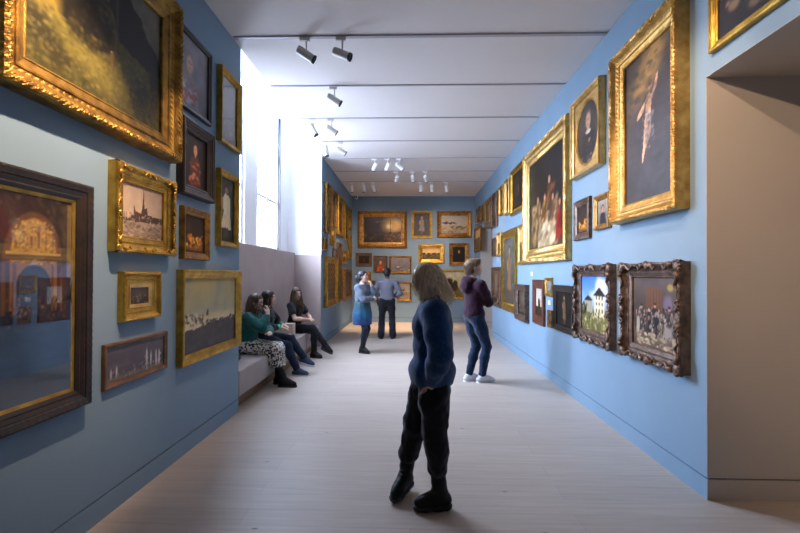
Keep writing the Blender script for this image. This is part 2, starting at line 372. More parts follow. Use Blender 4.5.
def p_arch(c, **k):                      # gilded hall seen through a pointed arch, deep blue foreground
    c.grad((0, (.035, .045, .075)), (.32, (.06, .075, .13)), (.48, (.085, .105, .18)), (.56, (.17, .11, .07)), (1, (.15, .08, .055)))
    c.mix((c.noise(3, 4)-.42)*2.2*(c.Y > .72), (.29, .165, .12)); m = .66
    def E(x, y, rx, ry, col, so): c.ell(m+(x-.5)*.62, y+.045, rx*.62, ry, col, so)
    def P(pts, col, **k): c.poly([(m+(x-.5)*.62, y+.045) for x, y in pts], col, **k)
    E(.50, .62, .40, .25, (.36, .21, .09), .05); P([(.10, .62), (.90, .62), (.90, .40), (.10, .40)], (.25, .14, .065))
    E(.50, .63, .31, .21, (.62, .46, .11), .05); P([(.19, .63), (.81, .63), (.81, .40), (.19, .40)], (.45, .31, .10))
    for i in range(6): P([(.24+.1*i, .69), (.265+.1*i, .69), (.265+.1*i, .80), (.24+.1*i, .80)], (.44, .26, .08), rag=.01)
    c.dabs(260, (m-.17, m+.17, .66, .87), [(.72, .56, .18), (.50, .35, .08), (.78, .66, .32), (.36, .24, .08)], (.005, .013), 1.2, al=.6)
    P([(.14, .635), (.86, .635), (.86, .668), (.14, .668)], (.30, .21, .12)); P([(.14, .660), (.86, .660), (.86, .672), (.14, .672)], (.66, .50, .25))
    E(.50, .615, .05, .026, (.58, .50, .40), .3)
    E(.50, .49, .24, .125, (.15, .16, .23), .05); P([(.26, .49), (.74, .49), (.74, .36), (.26, .36)], (.14, .15, .21))
    c.dabs(130, (m-.28, .98, .38, .50), [(.34, .21, .08), (.20, .12, .05), (.46, .30, .11), (.10, .09, .10)], (.008, .02), .6, al=.7)
    for x in (.12, .25, .75, .88): P([(x-.02, .38), (x+.02, .38), (x+.02, .62), (x-.02, .62)], (.34, .215, .085), rag=.008)
    for x in (.04, .14, .3, .93): c.poly([(x-.02, .42), (x+.02, .42), (x+.02, .97), (x-.02, .97)], (.24, .15, .085), rag=.012, al=.8)
    c.poly([(.945, .60), (1, .60), (1, .98), (.945, .98)], (.46, .37, .19), rag=.008)
    c.dabs(240, (0, 1, .0, .40), [(.045, .06, .11), (.065, .085, .16), (.09, .11, .19), (.03, .04, .07)], (.012, .035), 2.5, al=.5)
    c.dabs(30, (.02, .95, .33, .42), [(.30, .18, .06), (.20, .12, .05)], (.01, .02), .5, al=.7); c.tone(.12, 9)

def p_town(c, **k):                      # spired city across a river, sepia greys
    c.grad((0, (.50, .42, .36)), (.3, (.60, .52, .45)), (.45, (.72, .63, .55)), (1, (.64, .56, .50)))
    c.mix((c.noise(4, 4)-.5)*1.2*(c.Y > .5), (.78, .70, .62))
    g = (.29, .22, .19)
    c.poly([(0, .36), (.2, .36), (.22, .42), (.28, .42), (.28, .64), (.32, .5), (.45, .48), (.48, .58), (.51, .95), (.54, .58), (.60, .62), (.62, .48), (.78, .46), (1, .46), (1, .34), (0, .3)], g, rag=.02)
    c.dabs(110, (.05, 1, .22, .46), [(.74, .68, .58), (.24, .19, .17), (.42, .36, .32), (.85, .80, .68)], (.008, .022), .7)
    c.dabs(70, (0, 1, .0, .26), [(.66, .58, .50), (.42, .35, .31)], (.01, .025), 2.5)
    for x in (.64, .72, .83): c.poly([(x, .25), (x+.006, .25), (x+.006, .55), (x, .55)], (.3, .24, .2))
    c.tone(.08)

def p_fruit(c, **k):
    c.grad((0, (.20, .10, .05)), (.3, (.25, .14, .07)), (1, (.14, .10, .07)))
    c.mix((c.noise(3, 3)-.5)*2*(c.Y > .5), (.26, .19, .13))
    c.dabs(22, (.12, .85, .16, .48), [(.80, .52, .10), (.72, .40, .08), (.88, .64, .18)], (.05, .075), 1, al=1, soft=.3)
    c.dabs(26, (.12, .9, .12, .5), [(.24, .24, .08), (.92, .74, .3), (.4, .22, .07)], (.015, .03)); c.poly([(.1, .08), (.9, .08), (.9, .2), (.1, .2)], (.66, .42, .11), rag=.06, al=.6)
    c.tone(.15)

def p_person(c, bg=(.10, .08, .07), coat=(.06, .05, .06), skin=(.74, .52, .38), hair=(.16, .1, .07), size=1.0, cx=.5, cy=.62, extra=None, collar=None):
    c.grad((0, tuple(np.array(bg)*.8)), (1, tuple(np.array(bg)*1.25)))
    c.tone(.25, 3)
    s = size; ax = 1/c.asp
    c.poly([(cx-.34*s*ax*.8, 0), (cx+.34*s*ax*.8, 0), (cx+.26*s*ax*.8, cy-.22*s), (cx+.08*s*ax, cy-.14*s), (cx-.08*s*ax, cy-.14*s), (cx-.26*s*ax*.8, cy-.22*s)], coat, rag=.03)
    c.ell(cx, cy+.035*s, .115*s*ax, .15*s, hair, .2); c.poly([(cx-.04*s*ax, cy-.18*s), (cx+.04*s*ax, cy-.18*s), (cx+.04*s*ax, cy), (cx-.04*s*ax, cy)], tuple(np.array(skin)*.8))
    c.ell(cx, cy, .085*s*ax, .125*s, skin, .2)
    c.ell(cx-.03*s*ax, cy+.02*s, .016*s*ax, .012*s, (.2, .13, .1), .6); c.ell(cx+.03*s*ax, cy+.02*s, .016*s*ax, .012*s, (.2, .13, .1), .6)
    c.ell(cx, cy-.06*s, .028*s*ax, .012*s, (.55, .25, .2), .6)
    c.blur(1)
    if collar is not None: c.ell(cx, cy-.17*s, .1*s*ax, .035*s, collar, .3)
    if extra is not None: c.dabs(30, (cx-.25*s*ax, cx+.25*s*ax, .05, cy-.25*s), extra, (.02, .05), 1.5)
    c.tone(.12, 8)

def p_standing(c, wide=1.0, bg=(.3, .32, .28), dress=(.85, .78, .64), foot=(.16, .18, .15), skin=(.7, .5, .38), hair=(.3, .18, .1), cx=.5, n=50):
    c.grad((0, foot), (.3, tuple(np.array(bg)*.7)), (1, bg)); c.dabs(n, (0, 1, 0, 1), [tuple(np.array(bg)*1.2), tuple(np.array(bg)*.7)], (.03, .08), 1.5, al=.5)
    ax = wide/c.asp
    c.poly([(cx-.13*ax, .22), (cx+.12*ax, .2), (cx+.09*ax, .48), (cx+.1*ax, .68), (cx+.04*ax, .74), (cx-.04*ax, .74), (cx-.1*ax, .66), (cx-.07*ax, .48)], dress, rag=.02)
    c.poly([(cx-.03*ax, .08), (cx, .08), (cx, .24), (cx-.03*ax, .24)], tuple(np.array(skin)*.6)); c.poly([(cx+.02*ax, .08), (cx+.05*ax, .08), (cx+.05*ax, .24), (cx+.02*ax, .24)], tuple(np.array(skin)*.6))
    c.ell(cx, .82, .06*ax, .06, hair, .2); c.ell(cx, .80, .042*ax, .05, skin, .2); c.ell(cx-.1*ax, .58, .02*ax, .1, skin, .3, .2)
    c.tone(.12)

def p_rising(c, **k):                    # pale figure rising towards a golden glow in a stormy sky
    c.grad((0, (.15, .14, .16)), (.4, (.20, .19, .215)), (1, (.21, .19, .185)))
    c.mix((c.noise(3, 5)-.45)*2, (.25, .24, .265)); c.ell(.48, .86, .44, .14, (.52, .39, .20), 1.3, .35); c.ell(.52, .86, .26, .10, (.76, .59, .33), 1.2, .4)
    c.poly([(.28, .90), (.72, .97), (.62, .66), (.50, .62)], (.50, .38, .20), al=.35, rag=.05); c.blur(4)
    sk = (.86, .68, .52); X = lambda pts: [(.50+(x-.5)*.92, .52+(y-.56)*.86) for x, y in pts]
    c.poly(X([(.46, .60), (.57, .60), (.60, .73), (.55, .77), (.46, .74)]), sk, rag=.02); q = X([(.56, .82)])[0]; c.ell(q[0], q[1], .045, .028, (.70, .54, .40), .4); c.ell(q[0]+.005, q[1]+.015, .05, .02, (.42, .28, .15), .5)
    c.poly(X([(.57, .72), (.61, .71), (.72, .80), (.74, .88), (.70, .87), (.66, .81)]), sk); c.poly(X([(.47, .73), (.43, .72), (.30, .66), (.24, .62), (.27, .605), (.42, .65)]), sk, rag=.01)
    c.poly(X([(.45, .62), (.54, .60), (.50, .44), (.40, .26), (.37, .25), (.42, .44)]), sk, rag=.015); c.poly(X([(.51, .61), (.58, .60), (.58, .46), (.47, .35), (.45, .37), (.53, .46)]), (.62, .46, .34), rag=.015)
    c.dabs(60, (.46, .64, .38, .60), [(.44, .46, .52), (.32, .35, .42), (.55, .56, .58)], (.01, .022), 1.8, .9, al=.55); c.dabs(60, (.40, .58, .34, .62), [(.88, .71, .56), (.72, .54, .40)], (.006, .014), 1.5, al=.35)
    c.dabs(160, (0, 1, 0, 1), [(.21, .20, .225), (.13, .12, .14), (.26, .245, .26)], (.02, .05), 2.2, al=.3); c.tone(.12, 8)

def p_group(c, **k):                     # bright group of women and children against a dark interior
    c.grad((0, (.24, .18, .12)), (.25, (.17, .12, .08)), (.55, (.085, .062, .05)), (1, (.05, .042, .042))); c.tone(.3, 3)
    c.dabs(60, (0, 1, .5, 1), [(.075, .058, .052), (.12, .085, .062), (.05, .042, .042)], (.03, .07), 1.5, al=.5)
    def drape(x0, x1, y0, y1, cols, n, ro=.9, r=(.014, .038)): c.dabs(n, (x0, x1, y0, y1), cols, r, 2.2, ro, al=.7)
    c.poly([(.50, .28), (.74, .28), (.74, .52), (.68, .64), (.58, .66), (.52, .54)], (.20, .115, .07), rag=.08); drape(.52, .74, .3, .64, [(.28, .16, .09), (.15, .09, .06), (.36, .22, .12)], 60)
    c.poly([(.08, .08), (.40, .06), (.42, .38), (.34, .50), (.20, .48), (.12, .3)], (.33, .25, .16), rag=.10); drape(.12, .40, .08, .48, [(.50, .40, .27), (.30, .22, .14), (.58, .47, .31), (.20, .145, .1)], 110, 1.1)
    c.poly([(.40, .26), (.62, .28), (.60, .46), (.52, .50), (.44, .44)], (.42, .30, .14), rag=.08); drape(.42, .62, .28, .47, [(.55, .42, .20), (.36, .25, .12), (.26, .17, .09)], 50, .7)
    c.poly([(.30, .03), (.84, .04), (.86, .22), (.72, .33), (.54, .28), (.38, .18)], (.55, .48, .37), rag=.09); drape(.34, .84, .04, .28, [(.68, .61, .49), (.48, .41, .31), (.74, .68, .55), (.38, .31, .23)], 130, .5)
    c.poly([(.80, .10), (.96, .08), (.95, .34), (.86, .38)], (.30, .05, .045), rag=.06); drape(.82, .95, .10, .35, [(.42, .065, .05), (.22, .035, .03), (.5, .12, .08)], 40, 1.2)
    drape(.62, .82, .30, .46, [(.34, .25, .17), (.22, .15, .11), (.46, .36, .25)], 45, .9)
    c.blur(2)
    for x, y, r, h in ((.625, .70, .030, (.10, .06, .045)), (.29, .54, .030, (.17, .10, .06)), (.50, .53, .026, (.26, .16, .09)), (.72, .50, .025, (.13, .08, .06)), (.89, .415, .024, (.20, .12, .07)), (.40, .40, .022, (.22, .13, .08)), (.16, .40, .021, (.13, .09, .06))):
        c.ell(x, y+.022, r*1.25, r*1.25, h, .5, rag=.3); c.ell(x+.004, y, r, r*1.35, (.60, .43, .31), .5)
    for x, y in ((.45, .30), (.36, .33), (.58, .36), (.78, .33), (.68, .24)): c.ell(x, y, .035, .018, (.56, .40, .28), .6, .5)
    c.a *= 1.12; c.tone(.12, 9)

def p_crowd(c, **k):                     # riders and people before a wooden gate, greys and ochres
    c.grad((0, (.38, .31, .25)), (.25, (.42, .35, .29)), (.4, (.22, .18, .16)), (.8, (.30, .26, .24)), (1, (.36, .31, .30)))
    c.mix((c.noise(3, 4)-.45)*1.6, (.24, .2, .19)); c.poly([(.33, .35), (.68, .35), (.68, .84), (.33, .86)], (.38, .25, .15), rag=.02)
    for i in range(5): c.poly([(.36+.065*i, .38), (.375+.065*i, .38), (.375+.065*i, .82), (.36+.065*i, .82)], (.29, .18, .11))
    c.ell(.85, .86, .06, .05, (.6, .52, .26), .6); c.ell(.8, .62, .1, .14, (.42, .36, .44), .6)
    c.blur(1)
    for i in range(15):
        x = .08+.86*i/14+.02*c.rs.rand(); h = .26+.12*c.rs.rand()
        c.figure(x, .20+.1*c.rs.rand(), h, [(.10, .09, .10), (.16, .13, .12), (.28, .22, .2), (.08, .08, .1), (.40, .36, .34)][int(c.rs.rand()*5)])
    c.blur(1)
    c.dabs(200, (.05, .95, .16, .55), [(.1, .09, .1), (.5, .44, .40), (.30, .22, .17), (.65, .60, .55)], (.01, .025), 1.5, 1.2); c.ell(.8, .25, .09, .1, (.55, .52, .50), .5, rag=.5); c.ell(.13, .3, .04, .13, (.66, .62, .56), .4, rag=.4)
    c.dabs(70, (.1, .95, .03, .2), [(.62, .56, .46), (.35, .29, .24), (.72, .66, .54)], (.012, .03), 2); c.tone(.1)

def p_castle(c, **k):                    # white tower house on a hillside under a bright blue sky
    c.grad((0, (.42, .40, .26)), (.3, (.40, .40, .24)), (.5, (.58, .70, .86)), (1, (.22, .45, .82)))
    c.ell(.74, .78, .22, .2, (.84, .84, .90), .7, rag=.9); c.ell(.5, .64, .2, .1, (.74, .80, .90), .8, rag=.8); c.poly([(0, 0), (1, 0), (1, .42), (.75, .40), (.4, .36), (0, .44)], (.38, .37, .2), rag=.05)
    c.poly([(.10, .36), (.42, .32), (.42, .56), (.10, .54)], (.62, .60, .52)); c.poly([(.08, .54), (.25, .64), (.45, .56)], (.16, .14, .14))
    c.poly([(.48, .26), (.84, .26), (.84, .66), (.48, .66)], (.86, .83, .70)); c.poly([(.45, .65), (.66, .80), (.88, .65)], (.13, .12, .14))
    for x in (.56, .66, .76):
        for y in (.36, .48, .58): c.poly([(x-.02, y), (x+.02, y), (x+.02, y+.06), (x-.02, y+.06)], (.3, .28, .26))
    c.blur(1); c.dabs(160, (0, 1, 0, .34), [(.55, .52, .30), (.28, .29, .15), (.70, .66, .46), (.42, .35, .22)], (.012, .035)); c.dabs(16, (0, .2, .3, .55), [(.15, .18, .1)], (.02, .05)); c.tone(.08)

def p_snowline(c, **k):                  # long grey scene with pale plumes over a low shore
    c.grad((0, (.36, .31, .27)), (.12, (.40, .36, .33)), (.2, (.27, .25, .29)), (1, (.30, .28, .32)))
    c.mix((c.noise(4, 4)-.45)*1.6*(c.Y > .4), (.38, .36, .40)); c.dabs(60, (0, 1, .1, .32), [(.22, .20, .24), (.50, .48, .5), (.30, .28, .33)], (.01, .025), .6)
    for x, h in ((.66, .8), (.74, .6), (.84, .55), (.9, .5), (.08, .35), (.16, .33)): c.ell(x, .14+h*.4, .014, h*.4, (.72, .70, .72), .6, rag=.8)
    c.dabs(40, (.6, .95, .15, .5), [(.80, .78, .80), (.6, .58, .62)], (.006, .014), .5); c.tone(.08)

def p_sunset(c, **k):                    # storm-blue sky breaking into a yellow evening over a quay
    c.grad((0, (.14, .11, .10)), (.25, (.24, .19, .17)), (.5, (.26, .24, .28)), (1, (.25, .25, .31)))
    c.mix((c.noise(3, 4)-.4)*1.6, (.19, .18, .24)); c.ell(.78, .66, .26, .28, (.82, .66, .38), .9); c.ell(.67, .62, .07, .09, (.96, .88, .66), .8)
    c.poly([(.3, .8), (.6, .86), (.62, .83), (.34, .77)], (.55, .5, .5), rag=.02, al=.6)
    for x in (.71, .76, .9): c.poly([(x, .3), (x+.008, .3), (x+.008, .85), (x, .85)], (.2, .14, .1))
    c.poly([(.62, .1), (1, .05), (1, .42), (.85, .4), (.66, .4)], (.24, .16, .12), rag=.05); c.dabs(50, (.5, 1, .05, .4), [(.42, .29, .18), (.16, .11, .1), (.55, .4, .25)], (.012, .03)); c.dabs(40, (0, .5, .1, .3), [(.32, .3, .2), (.2, .18, .16)], (.015, .04), 2); c.tone(.1)

def p_riders(c, **k):                    # pale sand and sky with a dark row of riders
    c.grad((0, (.62, .55, .45)), (.4, (.66, .60, .50)), (.5, (.70, .67, .60)), (1, (.62, .60, .56)))
    c.dabs(26, (.02, .6, .52, .66), [(.22, .17, .14), (.35, .28, .22)], (.015, .03), 1.8); c.dabs(26, (.35, .95, .28, .42), [(.25, .19, .15), (.42, .34, .26)], (.015, .03), 1.4); c.poly([(.02, .62), (.5, .57), (.52, .53), (.05, .56)], (.2, .16, .14), rag=.05)
    c.dabs(30, (0, 1, 0, .3), [(.72, .64, .52), (.5, .43, .34)], (.02, .04), 2); c.tone(.07)

def p_vale(c, **k):
    p_sky_land(c, ((.86, .74, .50), (.80, .62, .38)), (.34, .28, .15), .48, ((.1, .1, .09, (.22, .18, .1)), (.35, .12, .07, (.25, .21, .12)), (.66, .14, .09, (.2, .17, .1)), (.9, .1, .08, (.26, .2, .12))))

def p_nocturne(c, glow=(.55, .45, .3), **k):
    c.grad((0, (.10, .09, .09)), (.4, (.18, .16, .17)), (1, (.22, .20, .22))); c.ell(.6, .6, .4, .3, glow, 1.2, al=.6)
    c.dabs(50, (.1, .9, .1, .5), [(.08, .07, .07), (.35, .28, .2), (.5, .42, .33)], (.015, .05), 1.4); c.tone(.15)

def p_misty(c, **k):
    c.grad((0, (.38, .36, .37)), (.3, (.45, .43, .44)), (1, (.52, .51, .53))); c.mix((c.noise(3, 4)-.45)*2, (.40, .40, .43)); c.ell(.4, .3, .08, .1, (.7, .68, .64), .6, rag=.5)
    c.dabs(30, (0, 1, 0, .3), [(.32, .3, .31), (.55, .52, .5)], (.02, .05), 2); c.tone(.1)

def p_interior(c, col=(.36, .24, .14), light=(.75, .6, .4), **k):
    c.grad((0, tuple(np.array(col)*.7)), (1, col)); c.tone(.3, 3); c.poly([(.3, .35), (.6, .35), (.6, .85), (.3, .85)], light, rag=.03, al=.6)
    for i in range(5): c.figure(.15+.17*i, .08+.05*c.rs.rand(), .4, [(.12, .1, .1), (.5, .3, .2), (.3, .26, .3)][i % 3])
    c.dabs(40, (0, 1, 0, .6), [col, light, (.1, .08, .07)], (.015, .04), 1.3, al=.6); c.tone(.1)

def p_gilded(c, **k):                    # tall gilded tracery, many small saints' niches in rows
    c.grad((0, (.48, .31, .11)), (1, (.55, .36, .13)))
    for i in range(4):
        for j in range(7):
            x, y = .14+.24*i, .07+.135*j; c.ell(x, y+.05, .085, .06, (.24, .13, .05), .2); c.poly([(x-.085, y-.03), (x+.085, y-.03), (x+.085, y+.05), (x-.085, y+.05)], (.24, .13, .05)); c.poly([(x-.03, y-.025), (x+.03, y-.025), (x+.02, y+.06), (x-.02, y+.06)], (.72, .50, .20))
    c.tone(.12)
# ------------------------------------------------------------------ picture frames
PROF = {  # (inset / moulding width, height / depth)
 'deep': [(0, 0), (0, .45), (.01, .72), (.05, .93), (.11, 1), (.17, .99), (.24, .93), (.30, .80), (.38, .62), (.48, .50), (.58, .46), (.60, .53), (.66, .53), (.69, .46), (.90, .36), (.93, .40), (.97, .38), (1, .30), (1, .16)],
 'box':  [(0, 0), (0, .6), (0, .92), (.05, 1), (.12, 1), (.20, .95), (.30, .97), (.42, .90), (.52, .80), (.62, .70), (.66, .73), (.72, .70), (.78, .58), (.92, .50), (.95, .53), (1, .46), (1, .2)],
 'wood': [(0, 0), (0, .55), (.02, .85), (.08, .97), (.16, 1), (.30, .93), (.44, .88), (.48, .78), (.56, .78), (.74, .62), (.80, .66), (.86, .62), (1, .48), (1, .2)],
 'slim': [(0, 0), (0, .8), (.12, 1), (.45, .96), (.62, .78), (1, .6), (1, .2)],
}
def moulding(w, h, fw, d, kind, orn, wave=0.0, bead=False, res=.0095):
    pf = PROF[kind]; V = []; F = []
    nP = len(pf)
    for side in range(4):
        Lx = w if side % 2 == 0 else h; Ly = h if side % 2 == 0 else w
        n = max(2, int(Lx/res)) if (orn or wave or bead) else 1
        base = len(V)
        for i in range(n+1):
            t = i/n
            for (s, hh) in pf:
                ins = s*fw; hz = hh*d
                x = -Lx/2+ins+(Lx-2*ins)*t; y = -Ly/2+ins
                q = Lx/2-abs(-Lx/2+Lx*t)                       # distance from the nearest corner along the edge
                if orn and 0.04 <= s <= .26:
                    a = .6*math.sin(q*2*PI/.062+s*16)*math.sin(q*2*PI/.027+1.3-s*24)+.4*math.sin(q*2*PI/.041-s*31)
                    hz += orn*a*(1 if s > .08 else .6)
                    if s <= .12: y -= orn*.35*max(0, math.sin(q*2*PI/.047+.6))
                if bead and .85 <= s <= .96: hz += .0035*math.sin(q*2*PI/.034)
                if orn and .4 < s < .5: hz += orn*.35*math.sin(q*2*PI/.05)
                if wave and s <= .3 and hh > .5:
                    e = math.exp(-(q/(.10*Lx+.03))**2)+.8*math.exp(-((q-Lx/2)/(.09*Lx+.02))**2)
                    y -= wave*e*(1-s/.4); hz += wave*.5*e
                if side == 0: P = (x, y)
                elif side == 1: P = (-y, x)
                elif side == 2: P = (-x, -y)
                else: P = (y, -x)
                V.append((P[0], -hz, P[1]))
        for i in range(n):
            for j in range(nP-1):
                a = base+i*nP+j; F.append((a, a+1, a+nP+1, a+nP))
    return V, F

def scroll_ornament(R, s, dx, dz, corner):
    """carved shell with two scrolling leaves"""
    mb = MB(); rnd = random.Random(3)
    mb.blob((0, -.012*s, 0), (.30*s, .16*s, .30*s), None, 10, 6)
    for k in range(5 if corner else 7):
        a = PI*(.1+.8*k/(4 if corner else 6)); c, si = math.cos(a), math.sin(a)
        mb.blob((c*.28*s, -.06*s, si*.26*s), (.10*s, .10*s, .10*s), None, 6, 4)
    for sg in (-1, 1):
        pts = []; rr = []
        for k in range(14):
            t = k/13; a = t*2.2*PI
            px = sg*(.45+.75*t)*s; pz = (.18*math.sin(a*1.1)-.10)*s
            if corner: e = (.35+1.0*t)*s; wv = .14*math.sin(a*1.1)*s; px, pz = sg*(.707*e+.707*wv), -.707*e+.707*wv
            pts.append((px, -(.10-.05*t)*s, pz)); rr.append((.13*(1-t)+.035)*s)
        mb.tube(pts, rr, 6)
        for k in range(0 if corner else 3): mb.blob((sg*(.55+.28*k)*s, -.10*s, (.16-.03*k)*s), (.13*s, .08*s, .06*s), Matrix.Rotation(sg*.6, 3, 'Y'), 6, 4)
    return mb

FRAME_GROUP = {'L': 'pictures on the left wall before the window', 'F': 'pictures on the left wall past the window', 'R': 'pictures on the right wall', 'B': 'pictures on the end wall'}
def picture(code, wall, d, c, z, w, h, style, mat, fw, painter, kw, res, label, orn=0.0, wave=0.0, carved=False, glazed=False, liner=None, bead=False, oval=False, seed=1):
    if wall == 'L': loc, rz = (XL+.0015, c, z), PI/2
    elif wall == 'R': loc, rz = (XR-.0015, c, z), -PI/2
    else: loc, rz = (c, YB-.0015, z), 0
    root = empty('framed_painting', (loc[0], loc[1], z-h/2), rz)
    tag(root, label, 'painting', FRAME_GROUP[code[0] if code[0] in 'LFB' else 'R'])
    up = h/2
    V, F = moulding(w, h, fw, d, style, orn, wave, bead)
    V = [(x, y, q+up) for x, y, q in V]
    fr = np_mesh('frame', V, F, M[mat], root, smooth=False)
    cd = d*PROF[style][-1][1]+.002                 # height of the picture surface above the wall
    iw, ih = w-2*fw, h-2*fw
    if liner:
        lw = liner[0]; mb = MB()
        o, i_ = (iw/2+.004, ih/2+.004), (iw/2-lw, ih/2-lw)
        h1, h2 = cd+.012, cd+.004
        q = [(-o[0], -o[1]), (o[0], -o[1]), (o[0], o[1]), (-o[0], o[1])]; r = [(-i_[0], -i_[1]), (i_[0], -i_[1]), (i_[0], i_[1]), (-i_[0], i_[1])]
        Vl = [(x, -h1, y+up) for x, y in q]+[(x, -h2, y+up) for x, y in r]+[(x, -cd+.004, y+up) for x, y in r]+[(x, -cd+.004, y+up) for x, y in q]
        Fl = []
        for k in range(4):
            n = (k+1) % 4; Fl += [(k, n, 4+n, 4+k), (4+k, 4+n, 8+n, 8+k), (8+k, 8+n, 12+n, 12+k), (12+k, 12+n, n, k)]
        mb.add(Vl, Fl); mb.build('liner', M[liner[1]], root)
        iw -= 2*lw; ih -= 2*lw
    if oval:                                        # flat gilt spandrel with an oval opening
        mb = MB(); n = 64; a, b = iw*.5*.86, ih*.5*.88; Vs = []
        for lv, hz in ((0, cd+.016), (1, cd+.016), (2, cd+.024), (3, cd+.010), (4, cd-.002)):
            for k in range(n):
                t = 2*PI*k/n; ct, st = math.cos(t), math.sin(t)
                if lv == 0:
                    m = min((iw/2+.005)/max(abs(ct), 1e-6), (ih/2+.005)/max(abs(st), 1e-6)); Vs.append((ct*m, -hz, st*m+up))
                else:
                    e = {1: 1.05, 2: 1.02, 3: .98, 4: .97}[lv]; Vs.append((a*e*ct, -hz, b*e*st+up))
        Fs = [(l*n+k, l*n+(k+1) % n, (l+1)*n+(k+1) % n, (l+1)*n+k) for l in range(4) for k in range(n)]
        mb.add(Vs, Fs); mb.build('oval_spandrel', M[mat], root)
    # canvas: fine grid with painted vertices on a thin stretched block
    nx = max(14, int(res*(iw/ max(iw, ih)))); nz = max(14, int(res*(ih/max(iw, ih))))
    cv = Cv(nx, nz, seed); cv.asp = iw/ih; painter(cv, **kw)
    col = s2l(np.clip(cv.a, .004, .97)).reshape(-1, 3)
    gx = np.linspace(-iw/2-.003, iw/2+.003, nx); gz = np.linspace(-ih/2-.003, ih/2+.003, nz)
    GX, GZ = np.meshgrid(gx, gz); G = np.stack([GX.ravel(), np.full(nx*nz, -cd), GZ.ravel()+up], 1)
    ii = (np.arange(nz-1)[:, None]*nx+np.arange(nx-1)[None, :]).ravel()
    Fc = np.stack([ii, ii+1, ii+nx+1, ii+nx], 1).tolist()
    bx, bz = iw/2+.003, ih/2+.003; n0 = len(G); cb = max(.002, cd-.008)
    E = np.array([(-bx, -cd, -bz+up), (bx, -cd, -bz+up), (bx, -cd, bz+up), (-bx, -cd, bz+up), (-bx, -cb, -bz+up), (bx, -cb, -bz+up), (bx, -cb, bz+up), (-bx, -cb, bz+up)])
    Fc += [(n0+4, n0+7, n0+6, n0+5)]+[(n0+k, n0+4+k, n0+4+(k+1) % 4, n0+(k+1) % 4) for k in range(4)]
    np_mesh('canvas', np.vstack([G, E]), Fc, M['canvas'], root, colors=np.vstack([col, np.tile((.25, .2, .15), (8, 1))]))
    if glazed:
        mb = MB(); mb.box(-iw/2-.002, iw/2+.002, -cd-.007, -cd-.004, -ih/2-.002+up, ih/2+.002+up); mb.build('glazing', M['glass'], root)
    if carved:
        s = min(.16, .14*min(w, h))*carved
        for sx in (-1, 1):
            for sz in (-1, 1):
                mb = scroll_ornament(None, s, sx, sz, True)
                o = mb.build('corner_ornament', M[mat], fr, smooth=True)
                o.location = (sx*(w/2-fw*.28), -d*.90, up+sz*(h/2-fw*.28)); o.rotation_euler = (0, math.atan2(sx, sz)+0, 0)
        for (px, pz, a) in ((0, h/2-fw*.2, 0), (0, -h/2+fw*.2, PI), (-w/2+fw*.2, 0, -PI/2), (w/2-fw*.2, 0, PI/2)):
            mb = scroll_ornament(None, s*.8, 0, 0, False); o = mb.build('centre_ornament', M[mat], fr, smooth=True)
            o.location = (px, -d*.90, up+pz); o.rotation_euler = (0, a, 0)
    return root
